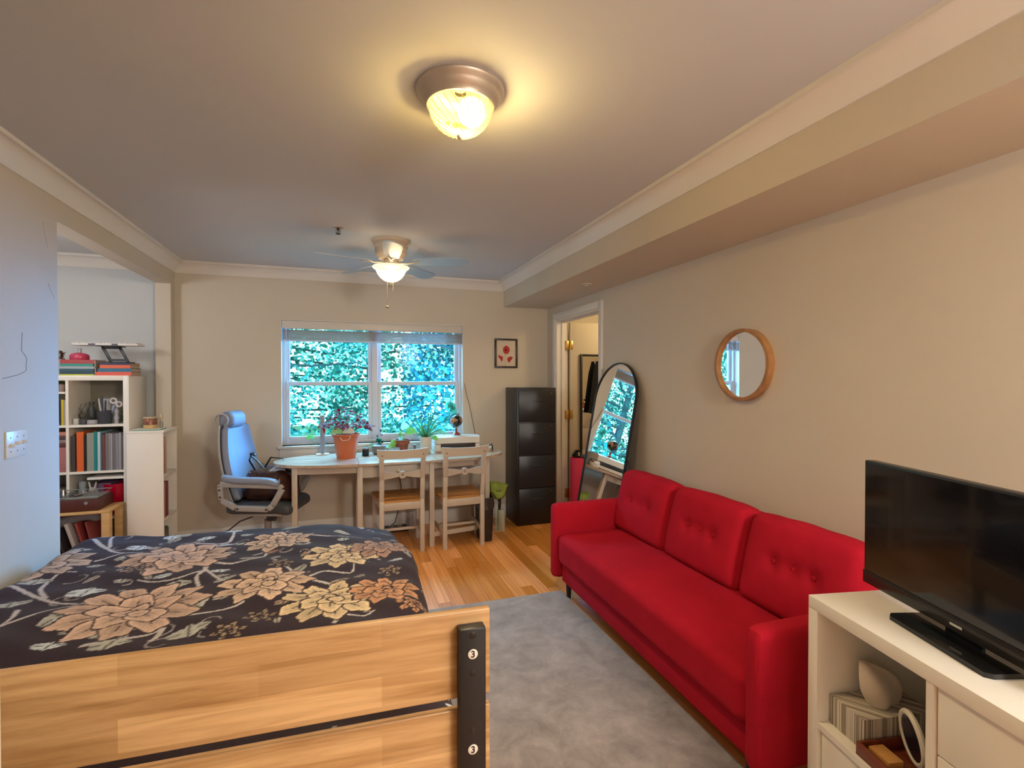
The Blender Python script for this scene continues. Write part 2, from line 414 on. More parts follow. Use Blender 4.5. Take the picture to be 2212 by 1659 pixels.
# window
wn = bpy.data.objects.new('window_1', None); COL.objects.link(wn); wn['kind'] = 'structure'; wn.location = (0, YB, 0)
wn['label'] = 'twin sash window with grey white frames looking onto trees'
b = B(); fy0, fy1 = .075, .15; g = .03
b.box(WX0, WX0+g, fy0, fy1, WZ0, WZ1, .003); b.box(WX1-g, WX1, fy0, fy1, WZ0, WZ1, .003)
b.box(WX0+g, WX1-g, fy0, fy1, WZ1-g, WZ1, .003); b.box(WX0+g, WX1-g, fy0, fy1, WZ0, WZ0+g, .003)
b.done('window_frame', m_vinyl, wn)
B().box(.262, .318, fy0-.006, fy1, WZ0+g, WZ1-g, .004).done('mullion', m_vinyl, wn)
m_pane = GLASSY('window_glass', (.97, 1, 1), .02)
for (xa, xb) in ((WX0+g, .262), (.318, WX1-g)):
    for (za, zb, ya, nm) in ((WZ0+g, 1.412, .082, 'lower_sash'), (1.375, WZ1-g, .115, 'upper_sash')):
        st = .034; s_ = B(); yb = ya+.03
        s_.box(xa, xa+st, ya, yb, za, zb, .003); s_.box(xb-st, xb, ya, yb, za, zb, .003)
        s_.box(xa+st, xb-st, ya, yb, zb-.036, zb, .003); s_.box(xa+st, xb-st, ya, yb, za, za+(.045 if nm == 'lower_sash' else .036), .003)
        so = s_.done(nm, m_vinyl, wn)
        B().box(xa+st, xb-st, ya+.013, ya+.017, za+.036, zb-.036).done('pane', m_pane, so)
b = B().box(WX0-.03, WX1+.03, -.032, fy0, WZ0-.022, WZ0, .004)
b.done('window_sill', m_sill, wn)
B().box(WX0-.015, WX1+.015, -.014, 0, WZ0-.105, WZ0-.022, .003).done('apron', m_sill, wn)
# white recess lining
b = B(); b.box(WX0-.001, WX0+.004, .0, fy0, WZ0, WZ1); b.box(WX1-.004, WX1+.001, .0, fy0, WZ0, WZ1); b.box(WX0, WX1, 0, fy0, WZ1-.004, WZ1+.001)
b.done('recess_lining', m_trim, wn)

# blind
bl = thing('window_blind', 'white slatted blind drawn up under the window head', 'blind', (0, YB, WZ1))
B().box(WX0+.008, WX1-.008, .004, .022, -.078, -.006, .003).done('valance', m_sill, bl)
sm_ = M('blind_slat', (.50, .46, .42), .45)
slat = B().box(WX0+.012, WX1-.012, .010, .058, -.002, .002, .0008).done('slat', sm_, bl)
for i in range(11):
    o = slat if i == 0 else slat.copy()
    if i: COL.objects.link(o); o.parent = bl
    o.location = (random.uniform(-.003, .003), random.uniform(-.002, .002), -.090 - i*.0082)
B().box(WX0+.012, WX1-.012, .010, .058, -.192, -.178, .004).done('bottom_rail', m_vinyl, bl)
B().cyl((WX0+.045, .004, -.07), (WX0+.048, .006, -.62), .004, n=8).done('tilt_wand', m_vinyl, bl)

# ================================================================ OUTSIDE
struct('ground_outside', B().box(-12, 14, 5.3, 30, -1.3, -1.2), m_grass)
def tree(name, label, base, h, crown, n, seed, cols, lsz):
    rg = random.Random(seed); tr = thing(name, label, 'tree', base, 0, None)
    tk = B().tube([(0, 0, 0), (.05, 0, h*.3), (-.05, .05, h*.6), (.1, 0, h)], .13, 10, .04)
    tk.done('trunk', m_bark, tr)
    bb = B()
    for i in range(16):
        a = rg.uniform(0, 2*PI); z0 = h*rg.uniform(.25, .9)
        p = Vector((0, 0, z0)); d = Vector((math.cos(a), math.sin(a)*.5, rg.uniform(-.1, .7))); pts = [p]
        for k in range(4):
            p = p + Vector((d.x*crown[0], d.y*crown[1], d.z*crown[2]*.6))*.24; d = (d + Vector((rg.uniform(-.3, .3), rg.uniform(-.2, .2), rg.uniform(-.25, .15)))).normalized(); pts.append(p)
        bb.tube(pts, .028, 5, .006)
    bb.done('branch', m_bark, tr)
    # foliage as one leafy mass
    vs, fs, cs = [], [], []
    for i in range(n):
        for _ in range(20):
            q = (rg.uniform(-1, 1), rg.uniform(-1, 1), rg.uniform(-1, 1))
            c = Vector((q[0]*crown[0], q[1]*crown[1], q[2]*crown[2] + crown[3]))
            dens = noise.noise(Vector((c.x*1.1+seed, c.y, c.z*1.3))) + .28
            if rg.random() < dens*1.8 and sum(v*v for v in q) < 1.35: break
        d = Vector((rg.uniform(-1, 1), rg.uniform(-.35, .35), rg.uniform(-.9, .25))).normalized()
        nn = Vector((rg.uniform(-.5, .5), -1, rg.uniform(-.2, .9))).normalized()
        x = d.cross(nn).normalized(); L = lsz*rg.uniform(.6, 1.35); w = L*rg.uniform(.28, .4)
        k = len(vs); up = nn*w*.25
        vs += [c, c+d*L*.35+x*w+up, c+d*L*.4, c+d*L*.35-x*w+up, c+d*L*.75+x*w*.6+up, c+d*L*.75-x*w*.6+up, c+d*L]
        fs += [(k, k+2, k+1), (k, k+3, k+2), (k+1, k+2, k+6, k+4), (k+3, k+5, k+6, k+2)]
        cc = rg.choice(cols); f = rg.uniform(.75, 1.2); cs += [(cc[0]*f, cc[1]*f, cc[2]*f, 1)]*7
    me = bpy.data.meshes.new('foliage'); me.from_pydata(vs, [], fs)
    ca = me.color_attributes.new('Col', 'FLOAT_COLOR', 'POINT'); ca.data.foreach_set('color', np.array(cs, dtype=np.float32).ravel())
    me.materials.append(VCOL('outdoor_leaf', .5, translucent=.5)); o = bpy.data.objects.new('foliage', me); COL.objects.link(o); o.parent = tr; o['kind'] = 'stuff'
TEAL = [(.03, .24, .20), (.08, .42, .36), (.02, .16, .15), (.30, .75, .66), (.60, 1, .92), (.04, .30, .22)]
BLUE = [(.02, .20, .20), (.04, .30, .30), (.16, .55, .50), (.02, .13, .15), (.50, .95, .88), (.02, .24, .40), (.02, .16, .16)]
tree('broadleaf_tree', 'pale leafy tree filling the left half of the window view', (-1.25, 8.2, -1.2), 4.4, (2.1, .9, 2.3, 2.9), 15000, 3, TEAL, .056)
tree('maple_tree', 'blue green large leaved tree seen through the right half of the window', (2.35, 7.8, -1.2), 4.4, (1.5, .7, 2.2, 2.8), 10500, 11, BLUE, .066)
tree('hedge_tree', 'dense background tree behind the two nearer trees outside', (.6, 11.5, -1.2), 5.0, (6.5, 1.2, 2.6, 2.7), 17000, 21, TEAL, .10)
tree('far_left_tree', 'bushy tree outside beyond the left edge of the window', (-5.5, 8.8, -1.2), 4.4, (2.1, 1.0, 2.2, 2.9), 4500, 31, TEAL, .11)

# ================================================================ CEILING LAMPS
lp = thing('ceiling_light', 'fluted glass dome ceiling light with a brushed nickel ring, lit', 'ceiling light', (.387, 1.705, ZC))
B().lathe([(.02, 0), (.148, 0), (.152, -.008), (.149, -.016), (.140, -.022), (.137, -.030), (.126, -.045), (.118, -.052), (.116, -.060), (.108, -.060), (.108, -.02), (.02, -.012)], 56, cap0=False, cap1=False).done('pan', m_nickel, lp)
dp = [(.108, -.058)] + [(.108*math.cos(a), -.058 - .098*math.sin(a)) for a in [R(q) for q in (8, 18, 28, 38, 48, 58, 68, 78, 86)]]
B().lathe(dp, 96, cap0=False, cap1=True, flute=.018, fn=24).done('glass_dome', GLASSY('frosted_dome', (1, .90, .58), .1, (1.0, .60, .10), .17, .003), lp)
rb_ = B()
for k in range(24):
    a0 = 2*PI*k/24; rb_.tube([(.1095*math.cos(q)*math.cos(a0+.55*q), .1095*math.cos(q)*math.sin(a0+.55*q), -.058-.0995*math.sin(q)) for q in [R(v) for v in (3, 14, 26, 38, 50, 62, 74, 84)]], .0013, 5, .0006)
rb_ = rb_.done('glass_ribs', M('lit_rib_glass', (.55, .36, .10), .3, emit=(1, .62, .14), es=.12), lp); rb_['kind'] = 'stuff'
B().lathe([(.004, -.150), (.013, -.154), (.012, -.162), (.006, -.168), (.001, -.171)], 16).done('finial', m_nickel, lp)
B().sphere((.032, -.028, -.085), .048, 20, 14).done('bulb', M('lit_bulb', (1, 1, 1), .5, emit=(1, .9, .66), es=3.2), lp).visible_shadow = True

fan = thing('ceiling_fan', 'cream metal ceiling fan with pale grey blades and a lit bowl', 'ceiling fan', (.33, 3.733, ZC))
B().lathe([(.02, 0), (.135, 0), (.136, -.008), (.118, -.022), (.112, -.03), (.120, -.036), (.122, -.046), (.112, -.056), (.112, -.095), (.105, -.105), (.094, -.118), (.086, -.132), (.02, -.135)], 40, cap0=False, cap1=True).done('motor_housing', m_fanw, fan)
B().lathe([(.045, -.135), (.05, -.14), (.05, -.178), (.06, -.186), (.02, -.19)], 28).done('switch_housing', m_fanw, fan)
bw_ = thing('x', None, None)
bpy.data.objects.remove(bw_)
B().lathe([(.128, -.186), (.132, -.190), (.124, -.200), (.110, -.208), (.104, -.222), (.092, -.246), (.072, -.270), (.045, -.288), (.012, -.296)], 48, cap0=False).done('glass_bowl', GLASSY('bowl_glass', (1, .9, .7), .1, (1.0, .78, .45), .5, .08), fan)
B().sphere((0, 0, -.225), .034, 16, 12).done('bulb', MATS['lit_bulb'], fan)
B().lathe([(.004, -.294), (.012, -.297), (.010, -.304), (.003, -.312)], 14).done('finial', m_fanw, fan)
m_blade = M('fan_blade_grey', (.40, .46, .54), .35)
for k in range(5):
    a = R(-3 - YAW + 72*k); ca, sa = math.cos(a), math.sin(a)
    bl_ = B(); bl_.T = Matrix.Rotation(a, 4, 'Z') @ Matrix.Translation((0, 0, -.155)) @ Matrix.Rotation(R(-12), 4, 'X')
    prof_ = [(.17, -.035), (.20, -.050), (.35, -.060), (.50, -.066), (.545, -.058), (.57, -.03), (.575, 0), (.57, .03), (.545, .058), (.50, .066), (.35, .060), (.20, .050), (.17, .035)]
    bl_.prism(prof_, 'z', -.003, .003); bo = bl_.done('blade', m_blade, fan)
    ir = B(); ir.T = Matrix.Rotation(a, 4, 'Z')
    ir.bar((.05, 0, -.160), (.13, 0, -.168), .022, .006, .002); ir.bar((.12, .0, -.166), (.21, .028, -.160), .014, .005, .002); ir.bar((.12, 0, -.166), (.21, -.028, -.163), .014, .005, .002)
    ir.done('blade_bracket', m_fanw, bo)
for dx, L in ((-.028, .42), (.012, .36)):
    B().cyl((dx, -.03, -.19), (dx, -.03, -L), .0016, n=6).done('pull_chain', m_fanw, fan)
B().cyl((-.028, -.03, -.42), (-.028, -.03, -.476), .0008, n=5).sphere((-.028, -.03, -.482), .010, 12, 8, (1.2, 1, .8)).done('chain_knob', M('knob_brown', (.25, .17, .1), .5), fan)

sp = thing('fire_sprinkler', 'small bronze fire sprinkler hanging from the ceiling left of the fan', 'sprinkler', (-.03, 3.49, ZC))
B().lathe([(.005, 0), (.036, 0), (.034, -.006), (.012, -.008)], 24).done('escutcheon', m_nickel, sp)
b = B().cyl((0, 0, -.006), (0, 0, -.022), .009, n=12); b.tube([(-.012, 0, -.02), (-.013, 0, -.035), (-.004, 0, -.046)], .002, 6); b.tube([(.012, 0, -.02), (.013, 0, -.035), (.004, 0, -.046)], .002, 6)
b.cyl((0, 0, -.02), (0, 0, -.046), .003, n=8); b.lathe([(.001, -.045), (.016, -.046), (.016, -.048), (.001, -.05)], 16)
b.done('nozzle', M('dark_bronze', (.09, .05, .03), .4, .8), sp)
sp2 = thing('sprinkler_cover', 'flat round sprinkler cover under the boxed beam', 'sprinkler', (1.815, 3.546, ZS))
B().lathe([(.01, 0), (.040, 0), (.038, -.006), (.01, -.007)], 24).done('plate', m_wall, sp2)
B().lathe([(.004, -.006), (.018, -.008), (.014, -.016), (.004, -.018)], 16).done('nozzle', m_wall, sp2)

# ================================================================ BED
bed = thing('bed', 'pine plank bed with black metal posts, headboard towards the camera', 'bed', (.283, .99, 0), R(-2.2))
BW = 1.61
for i, (z1, hgt) in enumerate(((.976, .176), (.779, .176), (.584, .172))):
    B().box(-BW, 0, -.012, .005, z1-hgt, z1, .004, 3).done('headboard_plank', m_pine, bed)
for xx in (-.042, -BW+.042):
    po = B().box(xx-.027, xx+.027, -.040, -.0125, .0, .952, .004).done('post', m_blackm, bed)
    for zc in (.905, .735, .69, .55):
        pass
    for zc in (.888, .700, .545):
        pass
    for zc in (.939, .864, .750, .62):
        s_ = B(); s_.lathe([(.0065, 0), (.007, .0008), (.003, .0022)], 14); s_.bm.transform(Matrix.Translation((xx, -.040, zc)) @ Matrix.Rotation(PI/2, 4, 'X')); s_.done('bolt', M('bolt_black', (.03, .03, .03), .3, .5), po)
    for zc in (.902, .713):
        s_ = B(); s_.lathe([(.0098, 0), (.0098, .0012), (.009, .0018)], 24); s_.bm.transform(Matrix.Translation((xx, -.040, zc)) @ Matrix.Rotation(PI/2, 4, 'X'))
        disc = s_.done('number_disc', M('disc_cream', (.72, .66, .58), .5), po)
        fc = bpy.data.curves.new('num', 'FONT'); fc.body = '3'; fc.size = .0185; fc.extrude = .0002; fc.align_x = 'CENTER'; fc.align_y = 'CENTER'; fc.offset = .0004
        fo = bpy.data.objects.new('tmp', fc); COL.objects.link(fo)
        dg = bpy.context.evaluated_depsgraph_get(); me = bpy.data.meshes.new_from_object(fo.evaluated_get(dg))
        bpy.data.objects.remove(fo)
        me.transform(Matrix.Translation((xx, -.0421, zc)) @ Matrix.Rotation(PI/2, 4, 'X')); me.materials.clear(); me.materials.append(flat((.02, .015, .01), .6))
        # the numeral is printed on the disc: join it as a second material
        bm_ = bmesh.new(); bm_.from_mesh(disc.data); nf = len(bm_.faces); bm_.from_mesh(me)
        bm_.faces.ensure_lookup_table()
        for f in bm_.faces[nf:]: f.material_index = 1
        bm_.to_mesh(disc.data); bm_.free(); disc.data.materials.append(flat((.02, .015, .01), .6))
for xx in (-.03, -BW+.03):
    B().box(xx-.012, xx+.012, .012, 2.0, .20, .36, .004).done('side_rail', m_pine, bed)
B().box(-BW, 0, 2.0, 2.024, .18, .40, .005).done('foot_plank', m_pine, bed)
for xx in (-.05, -BW+.05): B().box(xx-.022, xx+.022, 1.965, 1.999, 0, .40, .004).done('foot_post', m_blackm, bed)
B().box(-BW+.09, -.10, .10, 1.92, .30, .50, .05, 3).done('mattress', flat((.7, .68, .62), .9), bed)

# --- floral blanket: printed pattern painted per vertex from petal / leaf / vine functions
XA, XB_, YA_, YB_ = -BW+.012, -.012, .022, 2.02
rr = .085; hs_, htn, htf = .24, .36, .30; ST = .0052
La, Lb = (XB_-XA)-2*rr, (YB_-YA_)-2*rr
S_ = np.arange(-hs_, La+hs_, ST); T_ = np.arange(-htn, Lb+htf, ST)
nS, nT = len(S_), len(T_)
SG, TG = np.meshgrid(S_, T_, indexing='ij')
img = np.zeros((nS, nT, 3)); img[:] = (.030, .017, .028)
def seg(cx, cy, rad):
    i0 = max(0, int((cx-rad+hs_)/ST)); i1 = min(nS, int((cx+rad+hs_)/ST)+2); j0 = max(0, int((cy-rad+htn)/ST)); j1 = min(nT, int((cy+rad+htn)/ST)+2)
    return slice(i0, i1), slice(j0, j1)
DARK = np.array((.03, .016, .02))
def petal(cx, cy, a, b, rot, col, lobes=0, ph=0, vein=True):
    si, sj = seg(cx, cy, max(a, b)*1.25)
    X = SG[si, sj]-cx; Y = TG[si, sj]-cy
    if X.size == 0: return
    u = X*math.cos(rot)+Y*math.sin(rot); v = -X*math.sin(rot)+Y*math.cos(rot)
    th = np.arctan2(v/b, u/a); q = np.sqrt((u/a)**2+(v/b)**2)
    if lobes: q = q/(1+.10*np.cos(lobes*th+ph))
    I = img[si, sj]
    shade = (0.62+.50*np.clip(q, 0, 1)**1.5 + .06*np.sin(v/min(a, b)*14))[..., None]
    I[:] = np.where((q < 1)[..., None], np.array(col)*shade, I)
    wd_ = .0060/min(a, b)
    I[:] = np.where(((q < 1.06) & (q > 1.06-wd_))[..., None], DARK, I)
    if vein: I[:] = np.where(((np.abs(v) < .0022) & (u > -a*.7) & (u < a*.35) & (q < 1))[..., None], DARK*2, I)
def leafp(cx, cy, L, w, rot, col):
    si, sj = seg(cx, cy, L*1.1)
    X = SG[si, sj]-cx; Y = TG[si, sj]-cy
    if X.size == 0: return
    u = X*math.cos(rot)+Y*math.sin(rot); v = -X*math.sin(rot)+Y*math.cos(rot)
    uu = np.clip(u/L, -1, 1); hw = w*np.sqrt(np.clip(1-uu**2, 0, 1))*(1+.35*np.abs(((u/L*3.5) % 1)-.5))*(1-.3*uu)
    I = img[si, sj]; ins = (np.abs(v) < hw) & (np.abs(u) < L)
    I[:] = np.where(ins[..., None], np.array(col)*(.8+.3*(np.abs(v)/w))[..., None], I)
    I[:] = np.where((ins & (np.abs(v) < .0024))[..., None], DARK*2.5, I)
def vine(pts, th, col):
    pts = [np.array(p, float) for p in pts]
    P = [pts[0]] + pts + [pts[-1]]
    for k in range(1, len(P)-2):
        n_ = int(np.linalg.norm(P[k+1]-P[k])/(ST*.6))+2
        for t in np.linspace(0, 1, n_):
            q = .5*((2*P[k]) + (-P[k-1]+P[k+1])*t + (2*P[k-1]-5*P[k]+4*P[k+1]-P[k+2])*t*t + (-P[k-1]+3*P[k]-3*P[k+1]+P[k+2])*t**3)
            fr = (k-1+t)/(len(pts)-1); w_ = th*(1-.55*fr)
            si, sj = seg(q[0], q[1], w_)
            X = SG[si, sj]-q[0]; Y = TG[si, sj]-q[1]
            if X.size: img[si, sj][(X**2+Y**2) < w_**2] = col
def curl(cx, cy, s, rot, col, th=.0055, flip=1):
    pts = []
    for k in range(9):
        a = rot + flip*k*.55; r_ = s*(1-.085*k)
        cx += r_*.22*math.cos(a); cy += r_*.22*math.sin(a); pts.append((cx, cy))
    vine(pts, th, col)
bedM = Matrix.Translation((.283, .99, 0)) @ Matrix.Rotation(R(-2.2), 4, 'Z'); bedI = bedM.inverted()
def P2(px, py):
    q = bedI @ onZ(px, py, .63); return (q.x-XA-rr, q.y-YA_-rr)
def C7(x, y): return P2(x/2.353, 1100+y/2.353)
VC = (.55, .51, .52); LC = (.46, .47, .44); LB = (.60, .68, .76)
rg = random.Random(5)
for i in range(190):   # small filler leaves and curls
    cx, cy = rg.uniform(-hs_, La+hs_), rg.uniform(-htn, Lb+htf)
    if rg.random() < .5: curl(cx, cy, rg.uniform(.06, .13), rg.uniform(0, 6.3), (.34, .30, .31), .0042, rg.choice((-1, 1)))
    else: leafp(cx, cy, rg.uniform(.022, .058), rg.uniform(.010, .019), rg.uniform(0, 6.3), rg.choice((LC, LB, (.34, .34, .31), (.46, .42, .38))))
for ln, th in (([(0, 420), (130, 460), (240, 500), (390, 515)], .010), ([(0, 640), (120, 600), (260, 555), (400, 520)], .009), ([(230, 490), (210, 430), (300, 360), (390, 350)], .008),
               ([(420, 720), (600, 690), (760, 650), (840, 600), (830, 560)], .010), ([(830, 560), (930, 560), (1100, 540), (1230, 500), (1240, 460)], .009),
               ([(770, 690), (830, 620), (850, 570)], .008), ([(480, 190), (540, 225), (600, 245), (720, 240)], .010), ([(300, 300), (480, 290), (620, 250)], .009),
               ([(560, 220), (570, 170), (640, 140)], .008), ([(1040, 280), (1180, 290), (1330, 250), (1350, 225), (1290, 235)], .009), ([(1050, 290), (1040, 330), (1000, 370), (1010, 420), (960, 440)], .010),
               ([(1040, 330), (930, 370), (820, 385), (700, 380)], .008), ([(1040, 320), (1120, 380), (1200, 400)], .007), ([(1120, 180), (1170, 165), (1190, 130), (1170, 110)], .009), ([(1000, 190), (1150, 180), (1300, 185)], .008),
               ([(1550, 370), (1650, 380), (1760, 410), (1850, 400)], .009), ([(1560, 365), (1640, 320), (1780, 320), (1800, 280)], .008), ([(1550, 360), (1440, 300), (1380, 270)], .007),
               ([(1480, 140), (1600, 150), (1700, 150), (1850, 130)], .007), ([(1700, 590), (1750, 545), (1850, 545), (1900, 520)], .007), ([(90, 560), (60, 600), (10, 630)], .008),
               ([(1500, 440), (1540, 420), (1520, 405)], .008), ([(1550, 195), (1575, 180), (1545, 172)], .008), ([(2040, 400), (2060, 380), (2030, 365)], .007)):
    vine([C7(*p) for p in ln], th, VC)
for x_, y_, L_, rt, cc in ((440, 455, .10, .1, LB), (400, 240, .085, .2, LC), (710, 215, .085, 0, LB), (540, 160, .09, .1, LB), (640, 270, .07, .8, LC), (180, 400, .09, .3, LC), (300, 590, .10, 1.2, LC), (250, 725, .07, .1, LB),
                        (960, 640, .10, .5, LC), (990, 500, .10, .9, LC), (900, 400, .085, .2, LC), (1140, 240, .085, .7, LC), (1120, 325, .06, .2, LB), (650, 435, .05, 0, LB), (620, 390, .045, .1, LC), (490, 310, .05, .3, LC), (360, 645, .05, .4, LC),
                        (1730, 370, .065, .6, (.40, .34, .26)), (1830, 340, .05, 1, (.34, .30, .24)), (1750, 160, .055, .3, LC), (1530, 330, .06, .2, (.42, .36, .30)), (600, 635, .12, .25, LC), (560, 715, .09, .1, LC), (50, 530, .10, .6, LC), (1550, 240, .05, 1.5, (.36, .25, .15)),
                        (1440, 490, .05, .3, (.36, .26, .2)), (1050, 160, .07, .1, LB), (1190, 120, .07, .0, LB), (1870, 520, .03, .3, LC), (1690, 555, .035, .3, LC), (1390, 225, .04, .2, (.45, .22, .13)), (700, 325, .04, .3, (.42, .36, .33)), (1130, 470, .05, .1, LC), (880, 150, .07, .1, LB), (1240, 180, .06, 0, LC)):
    cx, cy = C7(x_, y_); leafp(cx, cy, L_*.62, L_*.26, rt, cc); leafp(cx, cy, L_*.40, L_*.20, rt+1.3, cc)
def flower(x_, y_, Rf, rt, col, k=9):
    cx, cy = C7(x_, y_); c = np.array(col)
    for j in range(k):
        a = rt + 2*PI*j/k; petal(cx+.66*Rf*math.cos(a), cy+.60*Rf*math.sin(a), Rf*.44, Rf*.24, a, c*(1.0 + .10*((j*37) % 5-2)/2), 5, j)
    for j in range(5):
        a = rt + .3 + 2*PI*j/5; petal(cx+.33*Rf*math.cos(a), cy+.30*Rf*math.sin(a), Rf*.34, Rf*.25, a, c*1.08, 4, j*2)
    for j in range(3):
        a = rt + 1.1 + 2*PI*j/3; petal(cx+.13*Rf*math.cos(a), cy+.12*Rf*math.sin(a), Rf*.19, Rf*.15, a, c*1.15, 3, j, False)
PK = (.66, .46, .37); CR = (.72, .56, .37); OR = (.62, .32, .18)
flower(680, 530, .21, .2, PK, 11); flower(900, 265, .20, .5, PK, 11); flower(1350, 400, .165, .1, (.70, .50, .38), 9); flower(1680, 470, .165, .7, CR, 9)
flower(1740, 235, .16, .4, CR, 9); flower(1420, 170, .15, .3, (.66, .47, .36), 9); flower(1960, 410, .13, .2, OR, 9); flower(190, 320, .18, .6, (.58, .44, .36), 10)
flower(1940, 190, .14, .6, (.45, .27, .2), 9); flower(2110, 480, .07, .2, OR, 7)
for x_, y_ in ((1320, 555), (1430, 295), (1980, 310), (690, 330), (1160, 640)):
    flower(x_, y_, .055, .3, (.48, .37, .27), 6)
for cx, cy in ((.15, -.22), (.5, -.27), (.82, -.22), (1.15, -.27), (.33, -.12), (1.32, -.14)): # part that hangs behind the headboard
    q = np.array(PK)
    for j in range(8): petal(cx+.08*math.cos(j*PI/4), cy+.07*math.sin(j*PI/4), .055, .03, j*PI/4, q, 5, j)
img *= np.random.RandomState(3).uniform(.86, 1.14, (nS, nT, 1))
def prof1(a, L):
    th = np.clip(np.where(a < 0, -a, a-L)/rr, 0, PI/2); out = np.where(a < 0, -1, 1)
    over = np.clip(np.where(a < 0, -a, a-L), 0, None)
    pos = np.where((a >= 0) & (a <= L), rr+a, np.where(a < 0, rr-rr*np.sin(th), rr+L+rr*np.sin(th)))
    drop = rr*(1-np.cos(th)) + np.clip(over-rr*PI/2, 0, None)
    return pos, drop
px_, dx_ = prof1(SG, La); py_, dy_ = prof1(TG, Lb)
Xg = XA + px_; Yg = YA_ + py_
crown = .030*np.clip(1-((SG-La*.5)/(La*.62))**2, 0, 1)*np.clip(1-((TG-Lb*.55)/(Lb*.75))**2, 0, 1)
wav = .007*np.sin(SG*9+TG*3.1)*np.sin(TG*6.3-SG*2) + .005*np.sin(SG*21+1.3*np.sin(TG*9))*np.cos(TG*13) + .003*np.sin(TG*33+SG*11)
# softened corner at the far right end of the bed
cr = np.clip((SG-(La-.28))/.28, 0, 1.5)*np.clip((TG-(Lb-.45))/.45, 0, 1.5)
Zg = .617 + crown + wav - dx_ - dy_ - .045*cr + .035*np.clip(1-SG/.45, 0, 1)
wall_ = np.clip((dx_-.05)/.1, 0, 1)
Xg = Xg + wall_*np.where(SG > La/2, 1, -.3)*.012*np.sin(TG*16) - .10*np.clip(cr, 0, 1)*.5
far_ = np.clip((TG-Lb)/.05, 0, 1); Yg = Yg + far_*.012*np.sin(SG*14)
Zg = np.maximum(Zg, .20)
verts = np.stack([Xg, Yg, Zg], -1).reshape(-1, 3)
ii, jj = np.meshgrid(np.arange(nS-1), np.arange(nT-1), indexing='ij'); q0 = (ii*nT+jj).ravel()
faces = np.stack([q0, q0+nT, q0+nT+1, q0+1], -1)
me = bpy.data.meshes.new('blanket'); me.vertices.add(len(verts)); me.vertices.foreach_set('co', verts.ravel())
me.loops.add(faces.size); me.loops.foreach_set('vertex_index', faces.ravel().astype(np.int32))
me.polygons.add(len(faces)); me.polygons.foreach_set('loop_start', np.arange(0, faces.size, 4, dtype=np.int32)); me.polygons.foreach_set('loop_total', np.full(len(faces), 4, dtype=np.int32))
me.update(); me.validate(); me.shade_smooth()
ca = me.color_attributes.new('Col', 'FLOAT_COLOR', 'POINT')
ca.data.foreach_set('color', np.concatenate([np.clip(img, 0, 1), np.ones((nS, nT, 1))], -1).reshape(-1).astype(np.float32))
me.materials.append(VCOL('fleece_print', .8, sheen=.06, bump=.35, bs=420))
blk = bpy.data.objects.new('blanket', me); COL.objects.link(blk); blk.matrix_world = bedM
tag(blk, 'dark fleece blanket printed with pink and cream flowers, spread over the bed', 'blanket')

# ================================================================ RUG
rug = B(); 
def rfn(p, u): return p + Vector((0, 0, .002*noise.noise(Vector((p.x*9, p.y*9, 0)))))
rug.box(-.45, 1.392, .35, 3.085, 0.0005, .012, .004)
def rugmat():
    m, t, b_ = nt('grey_rug'); L = t.links.new; tc = t.nodes.new('ShaderNodeTexCoord')
    n1 = t.nodes.new('ShaderNodeTexNoise'); n1.inputs['Scale'].default_value = 7; n1.inputs['Detail'].default_value = 8; n1.inputs['Roughness'].default_value = .7; n1.inputs['Distortion'].default_value = .4
    L(tc.outputs['Object'], n1.inputs['Vector'])
    r = t.nodes.new('ShaderNodeValToRGB'); r.color_ramp.elements[0].position = .3; r.color_ramp.elements[1].position = .72
    r.color_ramp.elements[0].color = (.20, .155, .135, 1); r.color_ramp.elements[1].color = (.46, .385, .345, 1)
    L(n1.outputs['Fac'], r.inputs['Fac']); L(r.outputs[0], b_.inputs['Base Color'])
    n2 = t.nodes.new('ShaderNodeTexNoise'); n2.inputs['Scale'].default_value = 260; L(tc.outputs['Object'], n2.inputs['Vector'])
    bp = t.nodes.new('ShaderNodeBump'); bp.inputs['Strength'].default_value = .6; bp.inputs['Distance'].default_value = .005
    L(n2.outputs['Fac'], bp.inputs['Height']); L(bp.outputs['Normal'], b_.inputs['Normal'])
    b_.inputs['Roughness'].default_value = .95; b_.inputs['Sheen Weight'].default_value = .3; return m
tag(rug.done('rug', rugmat()), 'mottled grey short pile rug between the bed and the red sofa', 'rug')

# ================================================================ SOFA
sofa = thing('sofa', 'red fabric sofa with buttoned back cushions and slim arms', 'sofa', (1.315, 2.19, 0), R(-.8))
HL = .915
B().box(.035, .70, -HL+.09, HL-.09, .105, .23, .015, 3).done('base', m_red, sofa)
def seatfn(p, u):
    if u.z > .5:
        p.z += .010*max(0, 1-(u.y)**2)*max(0, 1-u.x**2)
        p.z += .006*math.sin(u.y*9+u.x*2)*math.exp(-((u.y-.35)**2+(u.x-.1)**2)*14)
        p.z += .004*noise.noise(Vector((p.x*5, p.y*4, 0)))
    return p
B().rbox((.30, 0, .325), (.30, HL-.085, .098), .045, 26, seatfn).done('seat_cushion', m_red, sofa)
for s_ in (-1, 1):
    def armfn(p, u): return p
    B().rbox((.345, s_*(HL-.042), .365), (.36, .042, .245), .030, 12, armfn).done('arm', m_red, sofa)
B().rbox((.665, 0, .46), (.055, HL-.085, .31), .03, 10).done('back_frame', m_red, sofa)
tilt = Matrix.Rotation(R(13), 3, 'Y')
